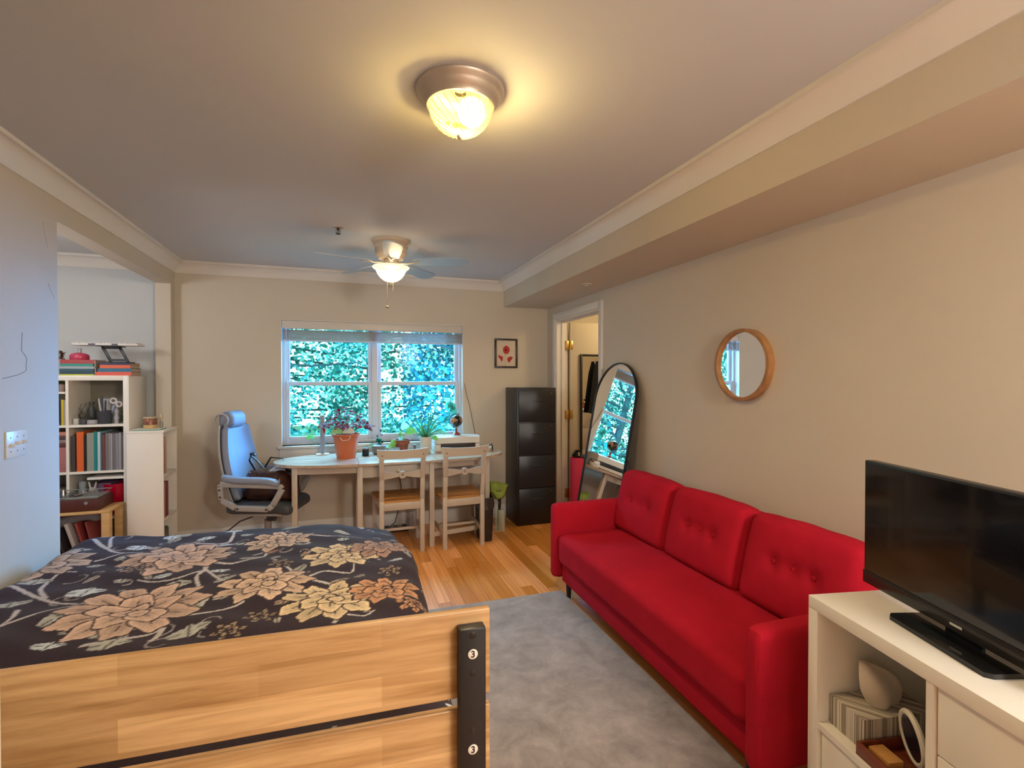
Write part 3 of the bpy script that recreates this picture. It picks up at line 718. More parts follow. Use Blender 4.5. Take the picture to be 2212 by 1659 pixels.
for k in range(3):
    yc = (k-1)*.585
    btn = [(-.10, .02), (0, .02), (.10, .02)]
    def cfn(p, u):
        if u.x < -.3:
            e = max(0, 1-u.y**2)*max(0, 1-u.z**2); p.x -= .035*e**.6
            for by, bz in btn:
                d2 = (p.y-by)**2+(p.z-bz)**2; p.x += .020*math.exp(-d2/.0011) + .010*math.exp(-d2/.005)
        if u.z > .5: p.z += .012*max(0, 1-u.y**2) + .004*noise.noise(Vector((p.y*9+k*5, 0, p.x*6)))
        p.y *= 1-.03*max(0, u.z)
        return p
    cu = B().rbox((.545, yc, .605), (.072, .289, .205), .050, 30, cfn, tilt).done('back_cushion', m_red, sofa)
    for by, bz in btn:
        q = Vector((.545, yc, .605)) + tilt @ Vector((-.072-.035+.030, by, bz))
        B().sphere(q, .0125, 14, 8, (.6, 1, 1)).done('button', m_red, cu)
for xx in (.07, .62):
    for yy in (-HL+.13, HL-.13):
        B().lathe([(.013, 0), (.022, .13)], 14, (xx, yy, .0)).done('leg', M('dark_leg', (.02, .014, .012), .4), sofa)

# ================================================================ TV UNIT (rotated)
L_ax = R(-10.9)
C0 = onZ(1746.5, 1284, .77)
unit = thing('shelf_unit', 'white cube shelf unit at the near end of the sofa holding the television', 'shelf unit', (C0.x, C0.y, 0), L_ax)
# local: x = depth (to the right), -y = towards the camera
D_ = .39; UL = 1.12; th = .038; ti = .018
def cell(k): return -(th + k*(.343+ti))
b = B(); b.box(0, D_, -UL, 0, .77-th, .77, .0015); b.done('top_panel', m_white, unit)
B().box(0, D_, -UL, 0, 0, th, .0015).done('bottom_panel', m_white, unit)
B().box(0, D_, -th, 0, th, .77-th, .0015).done('side_panel', m_white, unit)
B().box(0, D_, -UL, -UL+th, th, .77-th, .0015).done('side_panel', m_white, unit)
for k in (1, 2):
    y_ = cell(k)+ti; B().box(.004, D_, y_-ti, y_, th, .77-th).done('divider', m_white, unit)
zc_ = .385
for k in range(3):
    y1 = cell(k); y0 = y1-.343 if k < 2 else -UL+th
    B().box(.004, D_, y0, y1, zc_-ti/2, zc_+ti/2).done('shelf', m_white, unit)
B().box(D_-.004, D_, -UL+th, -th, th, .77-th).done('back_panel', m_white, unit)
# drawer insert in the second cell, doors below
y1 = cell(1); y0 = y1-.343
for (za, zb) in ((zc_+ti/2+.003, zc_+ti/2+.171), (zc_+ti/2+.174, .77-th-.003)):
    dw = B().box(.012, .03, y0+.003, y1-.003, za, zb, .002).done('drawer_front', m_white, unit)
    if zb < .6: pass
for k in (0, 1):
    y1 = cell(k); B().box(.014, .032, y1-.340, y1-.003, th+.003, zc_-ti/2-.003, .002).done('door', m_white, unit)
UM = Matrix.Translation((C0.x, C0.y, 0)) @ Matrix.Rotation(L_ax, 4, 'Z')
SHZ = zc_+ti/2
# tissue box
loc = UM @ Vector((.155, -.103, SHZ))
tb = thing('tissue_box', 'grey and white striped tissue box with a tissue sticking out', 'tissue box', loc, L_ax+R(1))
def striped():
    m, t, b_ = nt('striped_card'); L = t.links.new; tc = t.nodes.new('ShaderNodeTexCoord'); sx = t.nodes.new('ShaderNodeSeparateXYZ'); L(tc.outputs['Object'], sx.inputs[0])
    ad = t.nodes.new('ShaderNodeMath'); ad.operation = 'ADD'; L(sx.outputs[0], ad.inputs[0]); L(sx.outputs[1], ad.inputs[1])
    n = t.nodes.new('ShaderNodeTexNoise'); n.noise_dimensions = '1D'; n.inputs['Scale'].default_value = 55; n.inputs['Detail'].default_value = 1
    L(sx.outputs[1], n.inputs['W'])
    n2 = t.nodes.new('ShaderNodeTexNoise'); n2.noise_dimensions = '1D'; n2.inputs['Scale'].default_value = 55; n2.inputs['Detail'].default_value = 1
    L(ad.outputs[0], n2.inputs['W'])
    r = t.nodes.new('ShaderNodeValToRGB'); r.color_ramp.interpolation = 'CONSTANT'
    e = r.color_ramp.elements; e[0].color = (.20, .16, .12, 1); e[1].position = .40; e[1].color = (.62, .56, .48, 1)
    q = e.new(.47); q.color = (.30, .25, .20, 1); q = e.new(.53); q.color = (.70, .65, .56, 1); q = e.new(.62); q.color = (.24, .2, .15, 1)
    L(n2.outputs[0], r.inputs[0]); L(r.outputs[0], b_.inputs['Base Color']); b_.inputs['Roughness'].default_value = .5; return m
B().box(-.115, .115, -.06, .06, 0, .088, .001).done('carton', striped(), tb)
tv_ = []
b = B(); n_ = 26; rings = []
for z, w, d, sh in ((.086, .040, .014, 0.005), (.105, .050, .020, .005), (.130, .058, .022, .002), (.158, .056, .018, -.004), (.182, .042, .011, -.018), (.200, .022, .005, -.036), (.208, .007, .002, -.048)):
    rings.append([(w*math.cos(2*PI*i/n_)*1.15 + sh, (d+.008)*math.sin(2*PI*i/n_)*(1+.35*math.cos(6*PI*i/n_)) - sh*.3, z) for i in range(n_)])
b.loft(rings); b.done('tissue', M('tissue_paper', (.68, .60, .50), .9, bump=.4, bs=30), tb)
# wooden box with pale label in front
loc = UM @ Vector((.090, -.268, SHZ))
wb = thing('wooden_tray', 'reddish brown wooden tray with pale blocks below the tissue box', 'tray', loc, L_ax)
m_rw = WOOD('red_wood', (.13, .025, .010), (.24, .055, .022), (20, 4, 20), .35)
b = B(); b.box(-.075, .075, -.100, .100, 0, .006); b.box(-.075, -.067, -.100, .100, 0, .036, .001); b.box(.067, .075, -.100, .100, 0, .036, .001); b.box(-.067, .067, .092, .100, 0, .036, .001); b.box(-.067, .067, -.100, -.092, 0, .036, .001)
b.done('tray_frame', m_rw, wb)
B().box(-.05, -.005, .02, .085, .006, .030, .001).done('pale_block', m_oak, wb)
B().box(-.05, .01, -.08, -.02, .006, .030, .001).done('pale_block', m_oak, wb)
loc = UM @ Vector((.125, -.235, SHZ+.008))
wm = thing('hand_mirror', 'white oval rimmed hand mirror propped in the cube', 'mirror', loc, R(60))
b = B(); rings = []; sc = (.050, .066)
T0 = Matrix.Translation((0, 0, .072)) @ Matrix.Rotation(R(-8), 4, 'X')
b.T = T0; b.tube([(sc[0]*math.cos(2*PI*i/32), 0, sc[1]*math.sin(2*PI*i/32)) for i in range(33)], .008, 8); b.done('rim', flat((.75, .70, .60), .4), wm)
b = B(); b.T = T0; b.loft([[(sc[0]*math.cos(2*PI*i/32), y_, sc[1]*math.sin(2*PI*i/32)) for i in range(32)] for y_ in (-.002, .004)]); b.done('glass', M('dark_glass', (.04, .03, .05), .1, .5), wm)

# television
tvc = (1.490, .836); trz = R(-17)
tv = thing('television', 'flat screen television with a black rectangular stand on the white shelf unit', 'television', (tvc[0], tvc[1], .77), trz)
# local: y along the width (far = +y), x depth, screen faces -x
m_scr = M('tv_screen', (.006, .006, .008), .10, coat=.3); 
B().box(-.010, .022, -.325, .325, .026, .415, .004).done('screen_housing', m_black, tv)
B().box(-.0125, -.010, -.317, .317, .068, .408).done('screen', m_scr, tv)
B().box(-.013, -.010, -.325, .325, .027, .066, .001).done('lower_bezel', M('bezel_dark', (.02, .018, .016), .22), tv)
B().box(-.0142, -.0128, -.017, .017, .040, .046, .0004).done('badge', flat((.6, .6, .58), .3), tv)
B().box(.004, .016, -.05, .05, .012, .05, .002).done('neck', m_black, tv)
b = B(); b.prism([(-.085, -.145), (-.085, .125), (-.070, .140), (.075, .140), (.085, .125), (.085, -.145), (.075, -.155), (-.07, -.155)], 'z', 0, .012)
b.done('stand_base', M('gloss_black', (.008, .008, .008), .08), tv)

# ================================================================ ROUND WALL MIRROR
mc = onX(1601, 788, XR-.03); rmir = thing('round_mirror', 'round wall mirror in a deep light wood ring frame', 'mirror', (XR, mc.y, mc.z))
rO = .196
b = B(); prf = [(rO, 0), (rO, -.040), (rO-.018, -.042), (rO-.018, -.022), (rO-.018, 0)]
b.T = Matrix.Rotation(PI/2, 4, 'Y')
b.lathe(prf, 72, cap0=False, cap1=False); b.done('frame', WOOD('ring_wood', (.30, .13, .04), (.42, .20, .07), (30, 30, 5), .4), rmir)
b = B(); b.T = Matrix.Rotation(PI/2, 4, 'Y'); b.lathe([(rO-.018, -.020), (rO-.018, -.024)], 72); b.done('mirror_glass', m_mirror, rmir)

# ================================================================ LEANING ARCHED MIRROR
lean = R(10.6)
am = thing('arched_floor_mirror', 'tall arched mirror with thin black frame leaning on an easel leg behind the sofa', 'mirror', (1.775, 3.435, 0))
am.rotation_euler = (0, lean, R(1.2))
MW, MH = .300, 1.59
def arch(hw, h, n=24, z0=0.0):
    pts = [(-hw, z0), (hw, z0), (hw, h-hw)]
    for i in range(1, n): a = PI*i/n; pts.append((hw*math.cos(a), h-hw+hw*math.sin(a)))
    pts.append((-hw, h-hw)); return pts
b = B(); po = arch(MW, MH); pi_ = arch(MW-.009, MH-.009, z0=.009)
rings = [[(0, u, v) for u, v in po], [(-.022, u, v) for u, v in po], [(-.022, u, v) for u, v in pi_], [(-.014, u, v) for u, v in pi_]]
b.loft(rings, cap0=False, cap1=False); b.done('frame', m_blackm, am)
b = B(); b.prism(pi_, 'x', -.014, -.010); b.done('mirror_glass', m_mirror, am)
b = B(); b.prism(po, 'x', -.009, .0); b.done('backing', flat((.12, .12, .12), .7), am)
b = B(); q = Matrix.Rotation(-lean, 3, 'Y')
for s_ in (-1, 1):
    b.tube([(.010, s_*.22, 1.0), q @ Vector((.262, s_*.36, 0.012))], .007, 8)
b.cyl(q @ Vector((.226, -.325, .30)), q @ Vector((.226, .325, .30)), .005, n=8)
b.done('easel_leg', m_blackm, am)
for s_ in (1,):
    B().cyl((-.01, s_*(MW+.004), .80), (-.01, s_*(MW+.035), .80), .010, n=12).sphere((-.01, s_*(MW+.04), .80), .017, 12, 8).done('side_knob', m_black, am)

# ================================================================ PICTURE
pc = [onY(1068, 731, YB), onY(1117, 795, YB)]
px0, px1, pz1, pz0 = pc[0].x, pc[1].x, pc[0].z, pc[1].z
pic = thing('picture', 'framed drawing of three red poppies in a dark frame', 'picture', ((px0+px1)/2, YB, (pz0+pz1)/2))
w2, h2 = (px1-px0)/2, (pz1-pz0)/2; fw = .019
b = B(); b.box(-w2, w2, -.018, 0, h2-fw, h2, .002); b.box(-w2, w2, -.018, 0, -h2, -h2+fw, .002); b.box(-w2, -w2+fw, -.018, 0, -h2+fw, h2-fw, .002); b.box(w2-fw, w2, -.018, 0, -h2+fw, h2-fw, .002)
b.done('frame', M('dark_brown_frame', (.018, .006, .005), .35), pic)
sheet = B().box(-w2+fw, w2-fw, -.008, -.001, -h2+fw, h2-fw).done('print', flat((.62, .52, .40), .7), pic)
def blob(name, pts, col, d=-.0086):
    b = B(); b.prism([((x-.5)*2*w2, (.5-y)*2*h2) for x, y in pts], 'y', d, -.008); b.done(name, flat(col, .8), pic)
def ell(cx, cy, a, c, n=20, k=.05): return [(cx+a*math.cos(2*PI*i/n)*(1+k*math.sin(i*2.3)), cy+c*math.sin(2*PI*i/n)*(1+k*math.cos(i*1.7))) for i in range(n)]
blob('stem', [(.455, .50), (.465, .50), (.468, .94), (.455, .94)], (.33, .30, .2))
blob('poppy_flower', ell(.51, .385, .15, .145), (.48, .035, .035)); blob('poppy_centre', ell(.49, .385, .045, .045), (.10, .01, .01), -.0090)
blob('poppy_bud', [(.16, .565), (.27, .585), (.37, .635), (.36, .71), (.31, .80), (.24, .70), (.16, .63)], (.46, .04, .04))
blob('poppy_bud', [(.80, .62), (.70, .605), (.59, .63), (.55, .69), (.57, .77), (.63, .825), (.70, .76), (.78, .68)], (.40, .03, .03))

# light switch plate
sw = thing('light_switch', 'white three toggle light switch plate on the left wall', 'light switch', (XL, 2.772, 1.158))
plt_ = B().box(0, .006, -.075, .075, -.058, .058, .0025).done('plate', M('switch_plastic', (.74, .72, .66), .3), sw)
for k in (-1, 0, 1):
    y_ = k*.046; up = 1 if k != -1 else -1
    b = B(); b.T = Matrix.Translation((.006, y_, 0)) @ Matrix.Rotation(R(-28*up), 4, 'Y'); b.box(-.002, .016, -.004, .004, -.006, .006, .0015); b.done('toggle', MATS['switch_plastic'], sw)
    for z_ in (-.03, .03): B().sphere((.006, y_, z_), .0032, 10, 6, (.4, 1, 1)).done('screw', M('screw_grey', (.12, .12, .11), .4, .5), plt_)

# ================================================================ FILING CABINET
fc_ = thing('filing_cabinet', 'tall black four drawer steel filing cabinet beside the doorway', 'cabinet', (1.602, 4.575, 0))
FW, FD, FH = .405, .375, 1.35
B().box(0, FW, .012, FD, 0.0, FH, .003).done('body', m_cab, fc_)
for k in range(4):
    z0 = .045 + k*.322
    d = B().box(.010, FW-.010, -.006, .012, z0+.004, z0+.318, .004).done('drawer', m_cab, fc_)
    B().box(FW/2-.055, FW/2+.055, -.012, -.005, z0+.205, z0+.225, .003).done('handle', M('handle_black', (.03, .03, .032), .35, .3), d)
    B().cyl((FW-.055, -.010, z0+.285), (FW-.055, -.004, z0+.285), .006, n=10).done('lock', M('lock_grey', (.22, .22, .22), .3, .8), d)

# ================================================================ TABLE
TZ = .75; TY0, TY1 = 4.225, 4.90; TYC = (TY0+TY1)/2
tbl = thing('gateleg_table', 'long cream drop leaf table with oval ends below the window', 'table', (.435, TYC, 0))
ew = .36; hy = (TY1-TY0)/2; hx = .99
b = B(); n_ = 30
def half(side):
    pts = []
    for i in range(n_+1):
        a = -PI/2 + PI*i/n_; pts.append((side*(.325 + (hx-.325)*abs(math.cos(a))**.8), hy*math.sin(a)))
    return pts
B().box(-.324, .324, -hy, hy, TZ-.022, TZ, .003).done('tabletop', m_top, tbl)
for s_ in (-1, 1):
    b = B(); b.prism(half(s_), 'z', TZ-.022, TZ); b.done('drop_leaf', m_top, tbl)
leg = lambda x0, y0, w=.042: B().box(x0-w/2, x0+w/2, y0-w/2, y0+w/2, 0, TZ-.022, .003).done('leg', m_chairw, tbl)
LX = (-.309, .280); fy = -hy+.055; by = hy-.055
for xx in LX:
    for yy in (fy, by): leg(xx, yy)
leg(-.81, -.20); leg(.80, -.18)
b = B(); b.box(LX[0]-.02, LX[1]+.02, by+.0, by+.018, TZ-.125, TZ-.022); b.box(LX[0]-.012, LX[0]+.006, fy, by, TZ-.125, TZ-.022); b.box(LX[1]-.006, LX[1]+.012, fy, by, TZ-.125, TZ-.022); b.box(LX[0]+.02, LX[1]-.02, fy-.006, fy+.010, TZ-.125, TZ-.022)
b.done('apron', m_chairw, tbl)
for x0, x1, y0 in ((-.81, LX[0], -.20), (LX[1], .80, -.18)):
    ya, yb = (y0, fy+.01) if x0 < -.5 else (fy+.01, y0)
    B().bar((x0, ya, TZ-.055), (x1, yb, TZ-.055), .018, .055).done('gate_rail', m_chairw, tbl)
    B().bar((x0, ya, .10), (x1, yb, .10), .018, .04).done('gate_rail', m_chairw, tbl)
dwr = B().box(-.20, .21, fy-.014, fy-.005, TZ-.118, TZ-.035, .002).done('drawer', m_chairw, tbl)
B().lathe([(.006, 0), (.006, .010), (.015, .016), (.016, .024), (.010, .030), (.001, .031)], 16).done('knob', m_chairw, dwr)
kn = dwr.children[0]; kn.location = (.0, fy-.013, TZ-.076); kn.rotation_euler = (PI/2, 0, 0)

# ================================================================ DINING CHAIRS
def chair(label, loc, rz):
    c = thing('dining_chair', label, 'chair', loc, rz)
    # local: back at y=0, seat towards +y; back posts x=+-.165
    hxw = .165
    for s_ in (-1, 1):
        b = B(); pts = [(s_*hxw, .0, 0), (s_*hxw, .0, .44), (s_*hxw, -.018, .62), (s_*(hxw+.004), -.045, .815)]
        for p, q in zip(pts, pts[1:]): b.bar(p, q, .036, .030, .002, up=(0, 1, 0))
        b.done('leg', m_chairw, c)
        B().bar((s_*(hxw+.025), .37, 0), (s_*(hxw+.025), .37, .415), .034, .034, .003, up=(0, 1, 0)).done('leg', m_chairw, c)
        B().bar((s_*hxw, 0.015, .135), (s_*(hxw+.022), .36, .155), .016, .034, .002).done('side_stretcher', m_chairw, c)
        B().bar((s_*hxw, 0.015, .392), (s_*(hxw+.022), .36, .392), .018, .055, .002).done('side_rail', m_chairw, c)
    # top rail, gently curved and flared at the ends
    b = B(); rings = []
    for i in range(17):
        t = -1+2*i/16; x_ = t*.205; yb_ = -.050 - .018*(1-t*t); zt = .872 - .010*(1-t*t) + 0; zb = .788 + .006*(1-t*t)
        fl_ = .0 if abs(t) < .85 else (abs(t)-.85)/.15*.030
        rings.append([(x_, yb_-.009, zb+fl_), (x_, yb_+.009, zb+fl_), (x_, yb_+.006, zt), (x_, yb_-.012, zt)])
    b.loft(rings); tr = b.done('top_rail', m_chairw, c)
    for s_ in (-1, 1): B().sphere((s_*.165, -.067, .822), .006, 10, 6).done('screw_cap', flat((.12, .08, .05), .5), tr)
    # bow-tie splat with a pierced disc
    b = B(); prev = None
    pts_t = [(-.150, .034), (-.06, .018), (-.028, .016)]
    for s_ in (-1, 1):
        poly = [(s_*.152, .034), (s_*.03, .014), (s_*.03, -.014), (s_*.152, -.034)]
        b.T = Matrix.Translation((0, -.024, .655)); b.prism(poly, 'y', -.006, .006)
    b.T = Matrix.Translation((0, -.024, .655)) @ Matrix.Rotation(PI/2, 4, 'X')
    b.lathe([(.010, -.008), (.030, -.008), (.033, 0), (.030, .008), (.010, .008), (.010, -.008)], 24, cap0=False, cap1=False)
    b.T = Matrix(); b.done('splat', m_chairw, c)
    B().bar((-.15, 0, .392), (.15, 0, .392), .020, .060, .002).done('back_rail', m_chairw, c)
    B().bar((-.175, .37, .392), (.175, .37, .392), .020, .055, .002).done('front_rail', m_chairw, c)
    B().bar((-.17, .19, .150), (.17, .19, .150), .022, .022, .002).done('cross_stretcher', m_chairw, c)
    b = B(); b.prism([(-.185, .012), (-.150, .005), (.150, .005), (.185, .012), (.215, .40), (.200, .415), (-.200, .415), (-.215, .40)], 'z', .420, .440)
    b.done('seat', m_seat, c)
    return c
chair('cream wooden chair with honey seat tucked in front of the table drawer', (.455, 4.185, 0), R(1.5))
chair('cream wooden chair with honey seat at the right end of the table', (.970, 4.170, 0), R(3.5))

# ================================================================ OFFICE CHAIR
oc = thing('office_chair', 'grey leather office chair with looped armrests and a headrest', 'office chair', (-.60, 4.585, 0), R(-17))
# local: +x is forward
B().rbox((.02, 0, .412), (.255, .235, .045), .04, 10, lambda p, u: p + Vector((0, 0, -.03*max(0, u.x-.4)))).done('seat', M('chair_seat_dark', (.05, .055, .065), .5), oc)
B().box(-.20, .20, -.20, .20, .345, .372, .01).done('seat_pan', m_chairpl, oc)
def bfn(p, u):
    p.x += .05*u.y**2 + .02*u.z*u.z; p.y *= 1 - .28*max(0, u.z) - .05*max(0, -u.z); return p
btilt = Matrix.Rotation(R(-12), 3, 'Y')
B().rbox((-.265, 0, .755), (.035, .235, .30), .032, 16, bfn, btilt).done('backrest', m_greyf, oc)
B().rbox((-.300, 0, .755), (.012, .25, .31), .010, 10, bfn, btilt).done('back_shell', m_chairpl, oc)
hr = B(); hr.rbox((-.285, 0, 1.105), (.062, .13, .070), .058, 12); hr.done('headrest', m_greyf, oc)
b = B(); b.tube([(-.305+.052*math.cos(a), -.134, 1.105+.052*math.sin(a)) for a in [R(q) for q in range(-60, 271, 22)]], .009, 8)
b.done('headrest_bracket', m_chairpl, oc)
B().tube([(-.345, 0, 1.08), (-.355, 0, 1.00)], .018, 8).done('headrest_post', m_chairpl, oc)
for s_ in (-1, 1):
    yy = s_*.275
    pts = [(-.235, .605), (-.225, .50), (-.12, .435), (.13, .425), (.165, .455), (.235, .58), (.21, .605), (-.235, .622)]
    b = B(); pp = [(x_, yy, z_) for x_, z_ in pts] + [(pts[0][0], yy, pts[0][1])]
    for p, q in zip(pp, pp[1:]): b.bar(p, q, .045, .036, .008, up=(0, 1, 0))
    fr = b.done('arm_loop', m_chairpl, oc)
    for x_, z_ in ((-.235, .58), (-.230, .525), (-.10, .434), (.12, .427)): B().sphere((x_, yy-.024, z_), .008, 10, 6, (1, .5, 1)).done('bolt', m_black, fr)
    B().rbox((-.005, yy, .648), (.215, .04, .024), .02, 8, lambda p, u: p + Vector((0, 0, -.022*u.x*u.x*u.x - .006*u.x))).done('armrest_pad', m_greyf, oc)
B().cyl((0, 0, .10), (0, 0, .27), .028, n=16).done('gas_lift', m_chairpl, oc); B().cyl((0, 0, .26), (0, 0, .34), .014, n=12).cyl((0, 0, .30), (0, 0, .343), .04, .05, n=14).done('lift_rod', m_chrome, oc)
b = B().box(-.14, .14, -.06, .06, .315, .345, .006); b.tube([(-.02, -.08, .34), (-.13, -.20, .31), (-.22, -.26, .23)], .006, 8); b.tube([(-.20, -.25, .25), (-.235, -.275, .215)], .011, 8); b.cyl((.06, -.13, .32), (.12, -.13, .32), .028, n=14)
b.done('tilt_mechanism', m_black, oc)
for k in range(5):
    a = 2*PI*k/5+.4; lg = B().bar((0, 0, .105), (.28*math.cos(a), .28*math.sin(a), .075), .035, .03, .006).done('base_arm', m_chairpl, oc)
    cx, cy = .28*math.cos(a), .28*math.sin(a)
    B().cyl((cx-.022*math.sin(a), cy+.022*math.cos(a), .028), (cx+.022*math.sin(a), cy-.022*math.cos(a), .028), .028, n=14).cyl((cx, cy, .03), (cx, cy, .075), .008, n=8).done('caster', m_black, lg)

# bag on the chair
bagp = Matrix.Translation((-.60, 4.585, 0)) @ Matrix.Rotation(R(-17), 4, 'Z')
loc = bagp @ Vector((.045, -.01, .445))
bag = thing('shoulder_bag', 'dark brown leather shoulder bag slumped on the office chair', 'bag', loc, R(-17))
def bgf(p, u):
    p.x *= 1 + .12*max(0, -u.z) - .1*u.z; p.z += .02*noise.noise(Vector((p.x*8, p.y*8, p.z*8))) - .03*max(0, u.z)*(1-u.x*u.x)
    p += Vector(p).normalized()*.012*noise.noise(Vector((p.x*14, p.y*14, p.z*14))); return p
B().rbox((0, 0, .13), (.185, .16, .14), .10, 18, bgf).done('bag_body', m_brownl, bag)
b = B()
b.tube([(-.12, -.03, .23), (-.16, -.06, .33), (-.14, -.08, .37), (-.09, -.08, .33), (-.02, -.07, .24)], .008, 8, sq=.4)
b.tube([(-.10, .05, .23), (-.05, .08, .33), (.05, .08, .32), (.13, .04, .24)], .008, 8, sq=.4)
b.tube([(-.14, -.09, .38), (-.12, -.085, .385), (-.10, -.09, .37)], .013, 8)
b.done('strap', M('strap_black', (.015, .012, .015), .2), bag)
b = B(); b.sphere((.06, -.03, .235), .05, 16, 10, (1.2, .8, .45)); b.tube([(.0, -.06, .23), (.05, -.05, .27), (.11, -.02, .25)], .012, 8)
b.done('lining_cloth', M('pale_cloth', (.5, .52, .58), .7), bag)

# ================================================================ THINGS ON THE TABLE
def tp(px, py, z=TZ):   # point on the table top
    return onZ(px, py, z)
def leafobj(parent, p, d, up, L, w, col, kind='heart', droop=.25, name='leaf', fold=.15):
    return B().leaf(p, d, up, L, w, droop, kind, fold).paint(col).done(name, m_green, parent, ang=80)
p = tp(697, 981); p.y = 4.85; p.x = onY(697, 981, 4.85).x
gt = thing('tube_lamp', 'slim frosted grey tube standing on a small white base', 'lamp', (p.x, 4.84, TZ))
B().box(-.055, .055, -.03, .03, 0, .012, .004).done('base', m_trim, gt)
B().lathe([(.016, .012), (.021, .02), (.021, .355), (.019, .358)], 20).done('tube', M('frosted_tube', (.42, .38, .38), .3, trans=.35), gt)
# orange pot with coleus
p = tp(748, 992); PX, PY = p.x, p.y+.085
pot = thing('red_leaved_plant', 'dark red leaved plant in a large orange plastic pot', 'potted plant', (PX, PY, TZ))
B().lathe([(.078, 0), (.080, .006), (.108, .190), (.118, .192), (.120, .212), (.112, .212), (.104, .185), (.01, .183)], 36).done('pot', m_terra, pot)
B().lathe([(.104, .180), (.10, .196), (.01, .198)], 24).done('soil', m_soil, pot)
for dx, cc in ((-.075, (.25, .5, .2)), (.02, (.55, .62, .55))):
    b = B(); b.T = Matrix.Translation((dx+.0, -.104, .225)); b.tube([(.046*math.cos(a), 0, .046*math.sin(a)) for a in [R(q) for q in range(0, 181, 12)]] + [(-.046, 0, 0), (.046, 0, 0)], .0035, 6)
    b.prism([(.044*math.cos(R(q)), .044*math.sin(R(q))) for q in range(0, 181, 12)], 'y', -.002, .002); b.done('half_round_label', flat(cc, .4), pot)
b = B(); b.tube([(.035, -.118, .20), (.02, -.135, .17), (-.03, -.135, .165), (-.05, -.12, .19)], .004, 6); b.done('handle', flat((.65, .5, .42), .4), pot)
rg = random.Random(12); fo = B(); st = B()
for i in range(26):
    a = rg.uniform(0, 2*PI); rad = rg.uniform(.03, .20); hh = rg.uniform(.02, .15)*(1.15-rad*2.6) + (.05 if rad < .1 else 0)
    e = Vector((rad*math.cos(a)*1.15, rad*math.sin(a)*.6, .215+hh))
    st.tube([(rg.uniform(-.03, .03), rg.uniform(-.03, .03), .195), e*.6+Vector((0, 0, .10)), e], .0028, 5)
    for k in range(5):
        d = Vector((math.cos(a)+rg.uniform(-1.2, 1.2), math.sin(a)*.6+rg.uniform(-.8, .4), rg.uniform(-.3, .7)))
        fo.leaf(e+Vector((rg.uniform(-.02, .02), rg.uniform(-.02, .02), rg.uniform(-.02, .02))), d, (0, -.6, 1), rg.uniform(.035, .055), rg.uniform(.022, .034), .3, 'oval')
        fo.paint((rg.uniform(.14, .32), rg.uniform(.002, .01), rg.uniform(.006, .02)))
o = fo.done('foliage', m_green, pot, ang=80); o['kind'] = 'stuff'
st.done('stem', flat((.25, .06, .05), .5), pot)
# black tin
p = tp(790, 986); cn = thing('candle_tin', 'small black cylindrical candle tin right of the orange pot', 'candle', (p.x, p.y+.04, TZ))
B().lathe([(.029, 0), (.030, .003), (.030, .066), (.028, .068)], 24).done('tin', M('black_tin', (.02, .02, .025), .2, .4), cn); B().lathe([(.031, .062), (.031, .074), (.012, .077), (.001, .077)], 24).done('lid', m_chrome, cn)
# grey bowl planter
p = tp(820, 982); gb = thing('small_leafy_plant', 'leafy plant with red flower in a shallow taupe bowl', 'potted plant', (p.x, p.y+.07, TZ))
B().lathe([(.045, 0), (.058, .01), (.066, .060), (.072, .070), (.070, .076), (.062, .070), (.01, .062)], 32).done('pot', flat((.26, .19, .16), .5), gb)
fo = B(); rg = random.Random(3)
for i in range(34):
    a = rg.uniform(0, 6.28); d = Vector((math.cos(a), math.sin(a)*.7, rg.uniform(.1, 1.4)))
    fo.leaf((rg.uniform(-.025, .025), rg.uniform(-.02, .02), .075+rg.uniform(0, .05)), d, (0, 0, 1), rg.uniform(.05, .085), rg.uniform(.018, .026), .35, 'oval'); fo.paint((rg.uniform(.02, .08), rg.uniform(.10, .24), rg.uniform(.05, .10)))
o = fo.done('foliage', m_green, gb, ang=80); o['kind'] = 'stuff'
for i in range(7): leafobj(gb, (rg.uniform(-.02, .03), 0, .15+.012*i), (rg.uniform(-1, 1), -.3, .3), (0, 0, 1), .05, .02, (.05, .06, .08) if i != 3 else (.35, .01, .05), 'oval')
B().box(.018, .028, -.058, -.056, .05, .10).done('plant_tag', m_trim, gb)
for i, (dx, dz, L) in enumerate(((-.055, .085, .045), (.06, .07, .06), (.085, .08, .05))): leafobj(gb, (dx, -.03, dz), (1 if dx > 0 else -1, -.2, -.2), (0, -.5, 1), L, L*.8, (.25, .55, .28), 'heart')
# blue white tumbler
p = tp(856, 990); mg = thing('glass_tumbler', 'pale blue white glass tumbler behind the first dining chair', 'glass', (p.x, p.y+.10, TZ))
B().lathe([(.038, 0), (.042, .005), (.045, .068), (.0455, .078), (.042, .078), (.040, .010), (.005, .008)], 28).done('glass', M('blue_glass', (.55, .68, .85), .15, trans=.4), mg)
